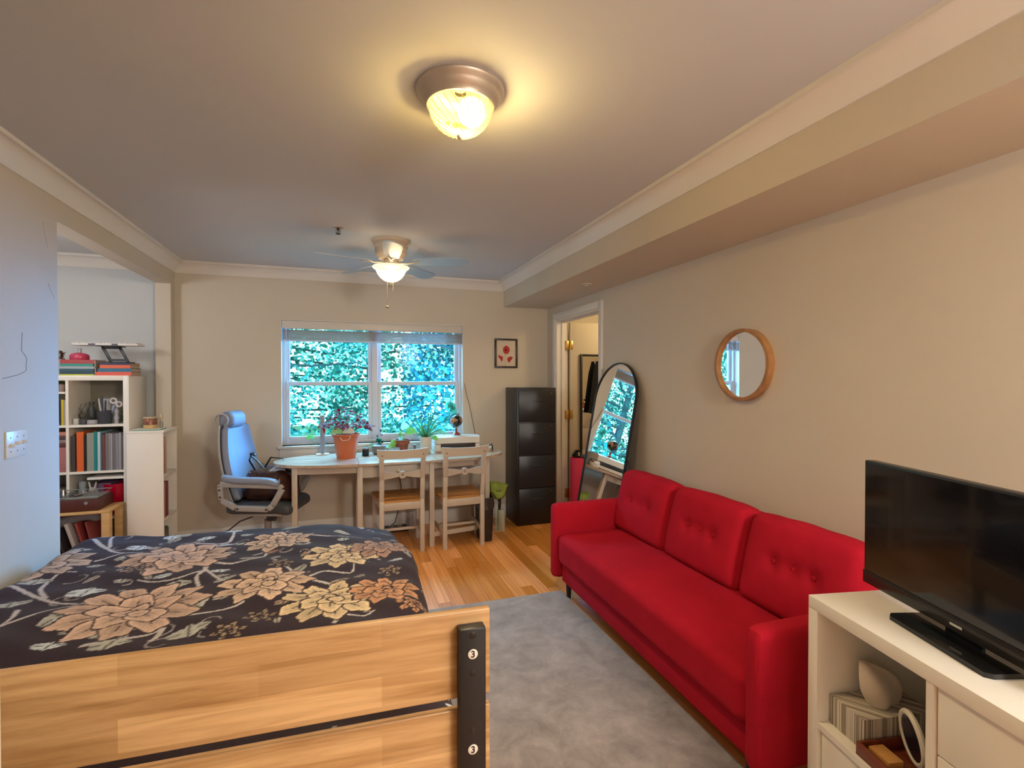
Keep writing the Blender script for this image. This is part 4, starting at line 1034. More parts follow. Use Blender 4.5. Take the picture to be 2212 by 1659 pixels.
# terracotta pot with pothos
p = tp(872, 988); tpot = thing('pothos_plant', 'round leaved pothos in a weathered brown terracotta pot', 'potted plant', (p.x, p.y+.15, TZ))
B().lathe([(.045, 0), (.062, .100), (.072, .102), (.075, .140), (.068, .140), (.062, .120), (.01, .118)], 32).done('pot', m_terra2, tpot); B().lathe([(.066, .118), (.064, .130), (.01, .131)], 20).done('soil', m_soil, tpot)
for (a, L, w, q, d, cc) in ((-.065, .06, .055, (-.0, 0, .17), (-.4, -.3, .3), (.18, .45, .06)), (0, .10, .085, (.045, -.02, .215), (.9, -.6, .1), (.22, .62, .12)), (0, .09, .08, (.03, .03, .235), (-.2, -.3, .7), (.45, .75, .45)),
                            (0, .07, .05, (-.075, -.04, .14), (-.1, -.3, -1), (.22, .42, .08)), (0, .055, .05, (-.09, -.04, .10), (-.4, -.3, -.6), (.30, .50, .15)), (0, .05, .04, (-.02, -.02, .14), (.4, -.2, .6), (.35, .6, .4)), (0, .06, .05, (.02, .0, .14), (.1, -.6, .3), (.3, .6, .3))):
    leafobj(tpot, q, d, (0, -.8, .6), L, w, cc, 'heart', .15)
    B().tube([(0, 0, .125), (q[0]*.6, q[1]*.6, .125+(q[2]-.125)*.8), q], .0022, 5).done('stem', flat((.15, .35, .08), .5), tpot)
# tiny adapter / fish ornament
p = tp(897, 975); ad = thing('figurine', 'tiny dark figurine between the terracotta and the white pot', 'figurine', (p.x, p.y+.03, TZ))
B().lathe([(.014, 0), (.015, .01), (.010, .03), (.014, .045), (.011, .058), (.003, .064)], 16).done('body', flat((.08, .06, .06), .4), ad); B().torus((.012, 0, .04), .014, .003, 'y', 16, 6).done('handle', flat((.3, .28, .25), .4), ad)
# white pot with spiky plant
p = tp(921, 979); wp = thing('spider_plant', 'spiky leaved plant in a tall white pot on the table', 'potted plant', (p.x, p.y+.04, TZ))
B().lathe([(.043, 0), (.046, .004), (.057, .135), (.058, .150), (.053, .150), (.050, .13), (.01, .128)], 32).done('pot', M('white_ceramic', (.66, .58, .50), .35), wp); B().lathe([(.052, .130), (.05, .142), (.01, .143)], 20).done('soil', m_soil, wp)
rg = random.Random(8)
for (dx, L) in ((-.75, .26), (-.5, .28), (-.28, .24), (-.08, .20), (.12, .33), (.28, .40), (.45, .30), (.75, .27), (1.3, .22), (1.8, .20), (-1.3, .20), (-1.7, .15), (1.0, .12), (-.9, .13), (.2, .15), (-.3, .15)):
    leafobj(wp, (0, 0, .14), (dx, rg.uniform(-.35, .2), 1), (0, -1, .1), L, .013, (rg.uniform(.04, .09), rg.uniform(.15, .28), rg.uniform(.06, .10)), 'blade', .10 + .12*abs(dx), fold=.4)
for (q, d, L, cc) in (((.06, -.05, .15), (.6, -.5, -.3), .06, (.2, .6, .1)), ((.11, .02, .19), (.6, -.4, .1), .065, (.2, .5, .3)), ((.17, .03, .17), (.8, -.3, 0), .04, (.25, .55, .3))):
    leafobj(wp, q, d, (0, -.8, .6), L, L*.85, cc, 'heart', .1)
    B().tube([(.02, 0, .14), ((q[0])*.6, q[1]*.5, q[2]+.0), q], .002, 5).done('stem', flat((.15, .35, .08), .5), wp)
# vine trained along the right-hand side of the window
vn = thing('window_vine', 'broad leaved vine climbing the lower right corner of the window', 'vine', (.98, YB+.02, WZ0))
pts = [(-.22, 0, 0), (-.18, .01, .08), (-.08, .02, .13), (.02, .02, .20), (.06, .02, .33), (.04, .02, .46)]
B().tube(pts, .003, 6).done('stem', flat((.08, .22, .12), .5), vn)
rg = random.Random(9)
for i in range(12):
    k = rg.choice(pts[1:]); leafobj(vn, (k[0]+rg.uniform(-.05, .04), .012+rg.uniform(0, .025), k[2]+rg.uniform(-.03, .04)), (rg.uniform(-1, 1), -.1, rg.uniform(-1, .4)), (0, -1, .1), rg.uniform(.06, .10), rg.uniform(.05, .08), (rg.uniform(.03, .10), rg.uniform(.28, .42), rg.uniform(.22, .32)), 'heart', .15)
for dx in (-.62, -.70, -1.15):   # stray seedlings on the sill
    pass
sg = thing('sill_sprig', 'single green sprig growing on the sill beside the grey tube', 'plant', (-.285, YB-.0, WZ0))
B().tube([(.05, -.01, 0), (.02, -.012, .03), (-.005, -.012, .075)], .002, 5).done('stem', flat((.15, .4, .1), .5), sg)
leafobj(sg, (-.01, -.012, .07), (-.5, -.3, .3), (0, -1, .3), .045, .04, (.16, .50, .10)); leafobj(sg, (0, -.012, .075), (.6, -.3, .1), (0, -1, .3), .04, .035, (.14, .45, .10))

# printer
prn = thing('printer', 'low white inkjet printer on the right of the table', 'printer', (1.02, 4.63, TZ), R(-2))
b = B(); b.box(-.215, .215, 0, .24, .0, .075, .012); b.done('lower_body', M('printer_white', (.66, .60, .53), .35), prn)
b = B(); b.prism([(-.0, .080), (.24, .078), (.24, .128), (.22, .142), (.03, .150), (.0, .138)], 'x', -.212, .212); b.done('lid', MATS['printer_white'], prn)
B().box(-.16, .17, -.004, .10, .040, .082, .002).done('output_slot', flat((.02, .012, .012), .5), prn)
B().box(-.16, .17, -.045, .01, .008, .016, .003).done('paper_tray', MATS['printer_white'], prn)
# globe
gl = thing('desk_globe', 'small desk globe on a red wooden foot standing on the printer', 'globe', (1.03, 4.74, TZ+.1475))
def globemat():
    m, t, b_ = nt('globe_map'); L = t.links.new; tc = t.nodes.new('ShaderNodeTexCoord'); n = t.nodes.new('ShaderNodeTexNoise'); n.inputs['Scale'].default_value = 14; n.inputs['Detail'].default_value = 5
    L(tc.outputs['Object'], n.inputs['Vector']); r = t.nodes.new('ShaderNodeValToRGB'); r.color_ramp.interpolation = 'CONSTANT'
    e = r.color_ramp.elements; e[0].color = (.015, .018, .022, 1); e[1].position = .50; e[1].color = (.45, .22, .10, 1); q = e.new(.56); q.color = (.55, .35, .2, 1); q = e.new(.62); q.color = (.30, .12, .06, 1)
    L(n.outputs[0], r.inputs[0]); L(r.outputs[0], b_.inputs['Base Color']); b_.inputs['Roughness'].default_value = .25; return m
B().lathe([(.042, 0), (.044, .004), (.036, .010), (.026, .022), (.011, .030), (.010, .045), (.013, .052), (.008, .066)], 24).done('foot', M('red_foot', (.30, .06, .03), .3), gl)
B().sphere((0, 0, .137), .060, 28, 18).done('sphere', globemat(), gl)
b = B(); b.torus((0, 0, .137), .067, .0028, 'y', 28, 6, R(70), R(290)); b.sphere((.026, 0, .200), .007, 8, 6); b.sphere((-.024, 0, .074), .007, 8, 6); b.done('meridian_arm', m_black, gl)
# bowl with red lid and cable
bo_ = thing('small_bowl', 'small white bowl holding a red tin right of the printer', 'bowl', (1.285, 4.58, TZ))
B().lathe([(.025, 0), (.028, .004), (.050, .038), (.052, .042), (.046, .038), (.02, .010)], 24).done('bowl', m_trim, bo_)
rt = B().lathe([(.024, .02), (.026, .052), (.024, .055), (.001, .055)], 20); rt.done('red_tin', flat((.45, .03, .02), .3), bo_)
B().tube([(.03, 0, .05), (.05, -.01, .07), (.062, 0, .04), (.06, .0, .004)], .006, 6).done('cable', m_black, bo_)
B().box(-.05, .02, -.035, -.032, .02, .06).done('card', m_trim, bo_)
# cable on the back wall beside the window
tag(B().tube([onY(px, py, YB-.006) for px, py in ((1003, 828), (1009, 858), (1014, 875), (1019, 900), (1028, 945))], .0028, 6).done('wall_cable', flat((.22, .12, .08), .5)), 'thin brown cable running down the wall right of the window', 'cable')
b = B().tube([(.50, 4.93, .70), (.49, 4.94, .60), (.52, 4.945, .45), (.54, 4.945, .30), (.50, 4.945, .16), (.47, 4.93, .05), (.40, 4.90, .008)], .0035, 6)
tag(b.done('extension_cord', m_black), 'black power cord hanging behind the first dining chair', 'cord')
ps = thing('power_strip', 'dark power strip lying on the floor under the table', 'power strip', (.45, 4.80, 0))
B().box(-.13, .13, -.025, .025, 0, .035, .006).done('housing', M('strip_brown', (.05, .03, .02), .5), ps)
for k in range(3): B().box(-.09+k*.08, -.05+k*.08, -.02, .02, .035, .060, .004).done('plug', m_black, ps)

# ================================================================ BIN, BAG, BOTTLE
bn = thing('waste_bin', 'narrow black waste bin lined with a dark bag by the chair', 'bin', (1.205, 4.37, 0), R(-4))
b = B(); rings = []
for z, k in ((0, .82), (.01, .86), (.36, 1.0), (.365, 1.03), (.385, 1.03)):
    rings.append([(.068*k*math.copysign(abs(math.cos(a))**.45, math.cos(a)), .155*k*math.copysign(abs(math.sin(a))**.45, math.sin(a)), z) for a in [2*PI*i/32 for i in range(32)]])
for z, k in ((.385, .98), (.05, .84)):
    rings.append([(.068*k*math.copysign(abs(math.cos(a))**.45, math.cos(a)), .155*k*math.copysign(abs(math.sin(a))**.45, math.sin(a)), z) for a in [2*PI*i/32 for i in range(32)]])
b.loft(rings); b.done('bin_body', M('bin_black', (.018, .013, .010), .5), bn)
b = B(); rings = []
for z, k in ((.30, 1.045), (.34, 1.07), (.37, 1.055), (.392, 1.06), (.392, .95), (.34, .93)):
    rings.append([(.068*k*math.copysign(abs(math.cos(a))**.45, math.cos(a))*(1+.02*math.sin(9*a+z*60)), .155*k*math.copysign(abs(math.sin(a))**.45, math.sin(a))*(1+.012*math.sin(11*a)), z+(.012*math.sin(5*a) if z < .32 else 0)) for a in [2*PI*i/48 for i in range(48)]])
b.loft(rings, cap0=False, cap1=False); b.done('liner', M('bin_liner', (.04, .03, .028), .2), bn)
gbp = onY(1078, 1060, 4.50)
gbag = thing('green_bag', 'lime green plastic bag tipped above the bin', 'bag', (gbp.x, 4.50, .0))
b = B(); out = [(1052, 1036), (1062, 1040), (1075, 1040), (1097, 1046), (1095, 1056), (1088, 1072), (1082, 1078), (1070, 1079), (1064, 1070), (1054, 1058)]
P_ = [onY(px, py, 4.50) for px, py in out]; cen = sum(P_, Vector())/len(P_)
rings = []
for k, dy in ((.75, -.045), (.97, -.02), (1.0, .01), (.8, .04)):
    rings.append([(cen.x-gbp.x + (q.x-cen.x)*k, dy + .008*math.sin(i*2.1), cen.z + (q.z-cen.z)*k) for i, q in enumerate(P_)])
b.loft(rings); b.done('bag_film', M('lime_plastic', (.26, .34, .06), .35, var=.25, vs=18, bump=.5, bs=25), gbag)
B().box(cen.x-gbp.x-.025, cen.x-gbp.x+.03, -.0475, -.0455, cen.z-.012, cen.z+.004).done('printed_mark', flat((.12, .16, .03), .5), gbag)
wb_ = thing('toilet_brush', 'white toilet brush holder with a black grip beside the black bin', 'cleaning brush', (1.415, 4.52, 0))
B().lathe([(.036, 0), (.038, .006), (.034, .19), (.034, .20), (.026, .20), (.028, .02)], 24).done('holder', M('pale_plastic', (.56, .62, .52), .35), wb_)
b = B(); b.tube([(-.045, 0, .0), (-.050, 0, .10), (-.045, 0, .24), (-.030, 0, .27), (-.012, 0, .265), (-.004, 0, .20)], .011, 8, sq=.6); b.done('side_grip', MATS['pale_plastic'], wb_)
B().tube([(-.015, 0, .18), (-.016, 0, .27), (-.02, 0, .33), (-.028, 0, .372)], .012, 8, .024).done('brush_handle', m_black, wb_)

# ================================================================ NEXT ROOM
ml_ = onY(1253, 765, 4.68)
dm = thing('door_mirror', 'long black framed mirror hanging on the open door', 'mirror', (ml_.x, 4.665, 0))
mw = .34; mz1 = ml_.z; mz0 = .50; f_ = .022
b = B(); b.box(0, f_, 0, .02, mz0, mz1, .002); b.box(mw-f_, mw, 0, .02, mz0, mz1, .002); b.box(f_, mw-f_, 0, .02, mz1-f_, mz1, .002); b.box(f_, mw-f_, 0, .02, mz0, mz0+f_, .002); b.done('frame', m_blackm, dm)
B().box(f_, mw-f_, .008, .014, mz0+f_, mz1-f_).done('mirror_glass', m_mirror, dm)
cp = onY(1285, 790, 4.62)
gm = thing('black_garment', 'black garment hanging in front of the door mirror', 'garment', (cp.x+.03, 4.625, 0))
b = B(); rings = []
for z, w in ((1.62, .012), (1.50, .045), (1.35, .065), (1.20, .085), (1.09, .10)):
    rings.append([(w*math.cos(2*PI*i/20)*(1+.12*math.sin(i*1.9)), .022*math.sin(2*PI*i/20), z + (.01*math.sin(i*2) if z < 1.1 else 0)) for i in range(20)])
b.loft(rings); b.done('cloth', flat((.008, .008, .009), .9), gm)
ds = thing('dresser', 'white dresser with round knobs reflected in the door mirror', 'dresser', (2.62, 3.45, 0))
B().box(0, .80, 0, .45, 0, 1.05, .006).done('carcass', m_white, ds)
B().box(-.015, .815, -.01, .475, 1.05, 1.075, .004).done('top', m_white, ds)
zz = 1.03
for hgt in (.19, .25, .25, .25):
    for k in (0, 1):
        d = B().box(.02+k*.385, .395+k*.385, .45, .462, zz-hgt+.01, zz, .003).done('drawer', m_white, ds)
        B().sphere((.21+k*.385, .478, zz-hgt/2), .014, 12, 8).done('knob', m_chrome, d)
    zz -= hgt
for i, (x_, r_, h_, cc, nm) in enumerate(((.10, .03, .17, (.6, .55, .5), 'pale pump bottle on the dresser near the garment'), (.19, .028, .11, (.35, .12, .06), 'amber bottle on the dresser'), (.27, .022, .16, (.25, .42, .55), 'blue bottle on the dresser'), (.34, .02, .13, (.5, .6, .65), 'pale blue bottle on the dresser'))):
    bt = thing('bottle', nm, 'bottle', (2.62+x_, 3.80, 1.075), 0)
    B().lathe([(r_*.9, 0), (r_, .005), (r_, h_*.65), (r_*.4, h_*.8), (r_*.4, h_*.9)], 18).done('body', flat(cc, .3), bt); B().lathe([(r_*.45, h_*.88), (r_*.45, h_), (r_*.2, h_*1.02)], 12).done('cap', m_black, bt)
ym = onX(1245, 992, 2.32)
mat_ = thing('yoga_mat', 'rolled pink exercise mat standing inside the doorway', 'exercise mat', (2.252, 4.60, 0))
b = B(); pts = []
for i in range(90):
    a = i*.42; r_ = .012 + .0017*i*.78*.68; pts.append((r_*math.cos(a), r_*math.sin(a)))
b.lathe([(.070, 0), (.073, .004), (.073, .636), (.070, .64), (.052, .638), (.05, .633), (.03, .633), (.028, .638), (.004, .638)], 32)
b.done('roll', M('pink_foam', (.72, .04, .12), .7, bump=.2, bs=200), mat_)
hp = thing('knotted_strap', 'knotted black strap lying on top of the pink mat', 'strap', (2.250, 4.60, .64))
b = B(); 
for k in range(3): b.torus((0, 0, .022+k*.012), .042-.006*k, .014, 'z', 22, 7)
b.tube([(-.05, 0, .03), (-.02, -.01, .07), (.03, 0, .065), (.05, .01, .03)], .011, 7)
b.done('strap_coil', M('shiny_black', (.01, .01, .01), .2), hp)

# ================================================================ ALCOVE: TALL CUBE SHELF
SX1, SY0, SY1, SH = -1.57, 4.60, 4.955, 1.466
tsh = thing('tall_cube_shelf', 'tall white cube shelf full of books in the alcove', 'bookshelf', (SX1, SY0, 0))
dS = SY1-SY0; SWd = .038+.343*3+.018*2+.038
B().box(-.038, 0, 0, dS, 0, SH, .0015).done('side_panel', m_white, tsh); B().box(-SWd, -SWd+.038, 0, dS, 0, SH, .0015).done('side_panel', m_white, tsh)
B().box(-SWd+.038, -.038, 0, dS, SH-.038, SH, .0015).done('top_panel', m_white, tsh); B().box(-SWd+.038, -.038, 0, dS, 0, .038, .0015).done('bottom_panel', m_white, tsh)
ZR = [SH-.038]
for k in range(3):
    z_ = ZR[-1]-.335; B().box(-SWd+.038, -.038, .003, dS, z_-.018, z_).done('shelf', m_white, tsh); ZR.append(z_-.018)
for k in range(2):
    x_ = -.038-.343-(k*.361); B().box(x_-.018, x_, .0045, dS, .038, SH-.038).done('divider', m_white, tsh)
B().box(-SWd+.038, -.038, dS-.006, dS-.002, .038, SH-.038).done('back_panel', flat((.30, .27, .20), .8), tsh)
Z1, Z2, Z3 = SH-.038-.335, ZR[1]-.335, ZR[2]-.335   # shelf surfaces, top row first
def sx(px, Y=SY0+.02, py=900): return onY(px, py, Y).x
def book(x0, x1, z0, h, col, label, depth=.19, y0=None, tiltd=0, page=True, grp=None, pc=(.6, .55, .45)):
    y0 = SY0+.012 if y0 is None else y0
    t = thing('book', label, 'book', ((x0+x1)/2, y0, z0), 0, grp); t.rotation_euler = (0, R(tiltd), 0)
    w = abs(x1-x0)/2
    b = B(); b.box(-w, w, 0, .003, 0, h); b.box(-w, -w+.002, .003, depth, 0, h); b.box(w-.002, w, .003, depth, 0, h); b.done('cover', flat(col, .45), t)
    if page: B().box(-w+.002, w-.002, .003, depth-.004, .003, h-.004).done('pages', flat(pc, .8), t)
    return t
G1 = 'upright books and binders in the middle cube of the tall shelf'
rowb = [(154, 163, (.06, .045, .04), 'dark brown binder at the left end of the upright row', .27), (166, 181, (.72, .13, .02), 'thick orange binder among the upright books', .30), (182, 187, (.012, .01, .01), 'slim black book right of the orange binder', .27),
        (188, 203, (.30, .32, .26), 'grey green magazine file left of the teal book', .29), (203, 210, (.01, .22, .22), 'teal book in the upright row', .30), (211, 217, (.50, .65, .68), 'pale blue white book right of the teal one', .295), (217.5, 220, (.06, .16, .26), 'thin dark blue booklet after the pale blue book', .28),
        (221, 227, (.18, .06, .045), 'russet brown book in the upright row', .275), (228, 234, (.20, .18, .19), 'charcoal grey book right of the russet one', .285), (234.5, 239, (.28, .26, .27), 'second grey book right of the russet one', .285), (239.5, 243, (.40, .38, .38), 'light grey slim book third after the russet one', .28),
        (244, 249, (.17, .16, .18), 'dark grey book fourth after the russet one', .28), (249.5, 256, (.26, .25, .27), 'mid grey folder fifth after the russet book', .28), (256.5, 262, (.32, .31, .31), 'grey folder second from the right end', .285), (262.5, 267, (.10, .10, .11), 'near black folder at the right end of the row', .27)]
for a, c, cc, lb, h in rowb: book(sx(a), sx(c), Z2, h, cc, lb, .22, grp=G1)
for a, c, cc, lb, h in ((129, 133, (.02, .02, .02), 'thin black book left of the yellow one', .25), (133.5, 139, (.62, .45, .02), 'bright yellow book in the left cube', .255), (140, 146, (.45, .40, .38), 'pale grey book right of the yellow one', .25), (146.5, 148.5, (.18, .06, .16), 'slim purple book beside the divider', .24)):
    book(sx(a), min(sx(c), SX1-.403), Z1, h*.75, cc, lb, .2, grp='upright books in the upper left cube')
tb2 = thing('shelf_riser', 'small white shelf insert above the yellow book', 'shelf insert', (SX1-.405, SY0+.01, Z1+.235))
B().box(-.33, 0, 0, .2, 0, .014, .001).done('board', m_white, tb2)
# little insert legs
B().box(-.33, -.32, 0, .2, -.235, 0).done('leg', m_white, tb2)
hat = thing('pot_with_dried_plant', 'dark plant in a pink beige pot on the white insert', 'potted plant', (SX1-.46, SY0+.08, Z1+.249))
B().lathe([(.022, 0), (.030, .03), (.032, .055), (.028, .058)], 20).done('pot', flat((.35, .24, .20), .6), hat); B().sphere((0, 0, .066), .026, 12, 8, (1.2, 1, .5)).done('plant', flat((.05, .05, .01), .8), hat)
for i, (a, c, cc, lb) in enumerate(((129, 147, (.10, .03, .03), 'dark red book lying at the bottom of the pile left of the divider'), (129, 147, (.28, .18, .16), 'rosy grey book lying second in the pile left of the divider'), (129, 146, (.08, .05, .05), 'dark brown book lying third in the pile left of the divider'), (129, 146, (.50, .22, .15), 'salmon book lying on top of the pile left of the divider'))):
    t = thing('book', lb, 'book', (SX1-.402-.11, SY0+.01, Z2+.19+i*.028), 0, 'pile in the left cube'); B().box(-.11, .11, 0, .20, 0, .026, .002).done('cover', flat(cc, .5), t)
bx = thing('storage_box', 'pink box supporting the lying pile of books', 'box', (SX1-.402-.12, SY0+.015, Z2)); B().box(-.12, .118, 0, .2, 0, .189, .004).done('box_body', flat((.40, .15, .15), .7), bx)

# upper right cube
cup = thing('pencil_cup', 'black wire mesh pencil cup in the upper cube', 'pencil cup', (sx(226, SY0+.08), SY0+.08, Z1))
b = B(); b.lathe([(.044, 0), (.046, .003), (.049, .098), (.051, .100), (.047, .100), (.044, .006), (.01, .004)], 28); b.done('cup', M('mesh_metal', (.09, .09, .11), .4, .6, bump=1, bs=500), cup)
for i, (dx, dy, L, cc, lb) in enumerate(((-.03, 0, .17, (.6, .55, .58), 'white pen leaning left in the mesh cup'), (-.015, .01, .19, (.03, .035, .05), 'dark marker standing in the mesh cup'), (.0, 0, .155, (.45, .43, .48), 'grey pen in the middle of the mesh cup'), (.01, -.012, .16, (.02, .02, .02), 'black pen in the mesh cup'))):
    pn = thing('pen', lb, 'pen', (cup.location.x+dx*.5, cup.location.y+dy, Z1+.006)); pn.rotation_euler = (0, R(dx*220), 0)
    B().cyl((0, 0, 0), (0, 0, L), .006, n=8).done('barrel', flat(cc, .4), pn); B().cyl((0, 0, L), (0, 0, L+.02), .0065, .003, n=8).done('cap', flat(cc, .3), pn)
sc_ = thing('scissors', 'white handled scissors standing in the mesh cup', 'scissors', (cup.location.x+.022, cup.location.y, Z1+.008)); sc_.rotation_euler = (0, R(16), 0)
B().torus((.030, 0, .155),   .018, .006, 'y', 20, 8).torus((-.012, 0, .172), .019, .007, 'y', 20, 8).done('handle', flat((.68, .60, .62), .4), sc_); B().box(-.006, .008, -.002, .002, 0, .14).done('blade', m_chrome, sc_)
po_ = thing('water_pitcher', 'white rounded jug head rising behind the pens', 'jug', (sx(232, SY0+.17), SY0+.17, Z1))
B().lathe([(.03, 0), (.035, .01), (.040, .09), (.030, .15), (.036, .185), (.034, .19)], 24).done('jug_body', flat((.48, .46, .46), .3), po_); B().torus((.04, 0, .13), .028, .006, 'y', 18, 6).done('handle', flat((.6, .52, .52), .4), po_)
for i, (px, w, h, cc, lb, nm) in enumerate(((165, .020, .045, (.5, .46, .4), 'tiny cream pot at the left of the upper cube', 'small_pot'), (181, .026, .040, (.05, .045, .05), 'small dark square jar beside the cream pot', 'jar'), (200, .034, .035, (.35, .33, .34), 'low grey bowl left of the mesh cup', 'bowl'))):
    t = thing(nm, lb, nm.split('_')[-1], (sx(px, SY0+.05), SY0+.05, Z1)); B().lathe([(w*.8, 0), (w, .004), (w, h*.9), (w*.92, h), (w*.8, h*.9)], 18).done('body', flat(cc, .4), t)
    if i == 2: B().sphere((.0, 0, h+.006), w*.8, 14, 8, (1, 1, .45)).done('lid', m_black, t)
tl = thing('trailing_air_plant', 'thin dark twiggy air plant behind the jars', 'plant', (sx(178, SY0+.15), SY0+.15, Z1)); b = B(); rg = random.Random(4)
for i in range(12): b.tube([(0, 0, 0), (rg.uniform(-.04, .04), 0, .07), (rg.uniform(-.08, .08), rg.uniform(-.03, .03), rg.uniform(.08, .17))], .003, 5, .0012)
b.done('twigs', flat((.06, .055, .035), .7), tl)
tal = thing('spray_bottle', 'tall charcoal bottle at the back of the upper cube', 'bottle', (sx(196, SY0+.2), SY0+.22, Z1)); B().lathe([(.026, 0), (.028, .006), (.028, .10), (.012, .125), (.012, .15), (.018, .152), (.016, .165)], 20).done('bottle_body', flat((.07, .075, .07), .4), tal)
pla = thing('green_toy_plant', 'small grey figurine with a green plant at the right of the upper cube', 'figurine', (sx(252, SY0+.09), SY0+.09, Z1)); B().lathe([(.016, 0), (.012, .02), (.018, .045), (.010, .07), (.016, .095), (.004, .115)], 16).done('figure', flat((.40, .38, .42), .5), pla)
b = B(); rg = random.Random(14)
for i in range(16): b.leaf((.035, .02, rg.uniform(.0, .08)), (rg.uniform(-1, 1), rg.uniform(-1, .3), rg.uniform(-.2, 1)), (0, 0, 1), .04, .02).paint((.05, .10, .02))
b.done('leaves', m_green, pla, ang=80)
# lower cube: red pot, purple box
rp = thing('red_pot', 'glossy red bowl in the cube below the upright books', 'bowl', (sx(252, SY0+.12), SY0+.11, Z3)); B().lathe([(.05, 0), (.055, .01), (.085, .20), (.088, .24), (.08, .24), (.07, .20)], 28).done('bowl_body', M('gloss_red', (.42, .0, .02), .2), rp)
pb = thing('purple_box', 'dull purple box behind the record player', 'box', (sx(222, SY0+.08), SY0+.05, Z3)); B().box(-.06, .06, 0, .2, 0, .25, .004).done('box_body', flat((.12, .06, .12), .6), pb)
rb = thing('rabbit_figurine', 'cream rabbit eared figurine behind the record player', 'figurine', (sx(199, SY0+.03), SY0+.03, Z3)); b = B(); b.lathe([(.03, 0), (.035, .02), (.03, .14), (.02, .17), (.028, .19), (.022, .215), (.004, .225)], 18); b.tube([(-.012, 0, .21), (-.025, 0, .27)], .008, 8, .005); b.tube([(.012, 0, .21), (.022, 0, .265)], .008, 8, .005); b.done('figure', flat((.52, .45, .40), .6), rb)
cr_ = thing('glass_carafe', 'clear glass carafe near the record player', 'carafe', (sx(166, 4.56), SY0+.04, Z3)); B().lathe([(.04, 0), (.045, .01), (.045, .16), (.02, .22), (.025, .27), (.022, .27), (.018, .22), (.04, .15)], 24).done('glass', M('clear_glassware', (.55, .60, .60), .1, trans=.6), cr_)
wk = thing('wicker_basket', 'brown wicker basket in the lower left cube', 'basket', (SX1-.56, SY0+.02, Z3)); B().box(-.14, .14, 0, .25, 0, .22, .01).done('basket_body', M('wicker', (.16, .11, .06), .8, bump=1, bs=120, var=.5, vs=60), wk)
shb = thing('pale_board', 'pale board lying across the third cube', 'board', (SX1-.04, SY0+.01, 0)); B().box(-.235, -.002, 0, .25, Z3+.285, Z3+.302, .001).done('board', m_white, shb)
b = B().box(-.235, -.228, .2, .25, Z3, Z3+.285).done('leg', m_white, shb)

# on top of the tall shelf
def lying(x0, x1, z0, h, col, label, y0=SY0+.015, dep=.20, grp=None, rz=0):
    t = thing('book', label, 'book', ((x0+x1)/2, y0, z0), rz, grp); w = (x1-x0)/2
    b = B(); b.box(-w, w, 0, .003, 0, h); b.box(-w, w, .003, dep, 0, .0022); b.box(-w, w, .003, dep, h-.0022, h); b.done('cover', flat(col, .4), t)
    B().box(-w+.003, w-.003, .003, dep-.003, .0022, h-.0022).done('pages', flat((.50, .40, .28), .8), t); return t
zt = SH; gA = 'left stack of books on top of the tall shelf'
for (a, c, h, cc, lb) in ((128, 204, .010, (.50, .52, .03), 'thin yellow book at the bottom of the left stack'), (129, 203, .020, (.03, .06, .10), 'navy book second from bottom of the left stack'), (129, 202, .019, (.03, .10, .12), 'dark green book third from bottom of the left stack'), (130, 204, .018, (.40, .42, .46), 'pale grey book in the middle of the left stack'), (130, 202, .019, (.03, .30, .24), 'jade green book in the left stack'), (130, 205, .030, (.42, .05, .05), 'crimson book at the top of the left stack')):
    lying(sx(a, py=800), sx(c, py=800), zt, h, cc, lb, grp=gA); zt += h+.0005
ztl = zt; zt = SH; gB = 'right stack of books on top of the tall shelf'
for (a, c, h, cc, lb) in ((208, 284, .028, (.80, .12, .07), 'coral red book at the bottom of the right stack'), (212, 284, .026, (.02, .17, .28), 'blue book second in the right stack'), (216, 282, .026, (.80, .14, .05), 'orange patterned book third in the right stack'), (216, 282, .016, (.02, .02, .08), 'dark indigo book on top of the right stack')):
    lying(sx(a, py=800), sx(c, py=800), zt, h, cc, lb, grp=gB); zt += h+.0005
ztr = zt
up_ = book(sx(205.5, py=800), sx(207.5, py=800), SH, .115, (.42, .33, .26), 'thin tan book standing upright between the two stacks', .19)
ls = thing('laptop_stand', 'black folding laptop stand on the right stack of books', 'stand', (sx(260, SY0+.1, 780), SY0+.07, ztr))
b = B(); b.box(-.065, .075, -.03, .10, 0, .008, .003); 
for s_ in (-1, 1): b.bar((s_*.055+.0, .02, .006), (s_*.055-.060, .03, .125), .020, .010, .002, up=(0, 1, 0))
b.bar((-.055, .02, .022), (.055, .02, .022), .02, .010, up=(0, 1, 0)); b.bar((-.118, .03, .115), (.0, .03, .115), .03, .010, .002, up=(0, 0, 1))
b.box(-.125, .01, -.06, .12, .125, .131, .002)
b.done('frame', M('stand_black', (.02, .02, .018), .4), ls)
kb = thing('keyboard', 'white keyboard resting flat on the laptop stand', 'keyboard', (sx(246, SY0+.1, 742), SY0+.07, ztr+.1313), R(-2))
B().box(-.235, .19, -.06, .075, 0, .016, .003).done('case', M('kb_white', (.72, .68, .63), .4), kb)
b = B()
for r_ in range(5):
    for k in range(20): b.box(-.228+k*.0203, -.228+k*.0203+.017, -.054+r_*.025, -.054+r_*.025+.021, .016, .024)
o = b.done('keys', flat((.62, .58, .55), .5), kb); o['kind'] = 'stuff'
for x0, x1 in ((-.13, -.085), (.02, .06)): B().box(x0, x1, -.0612, -.0598, .002, .014).done('foot_pad', flat((.08, .08, .12), .5), kb)
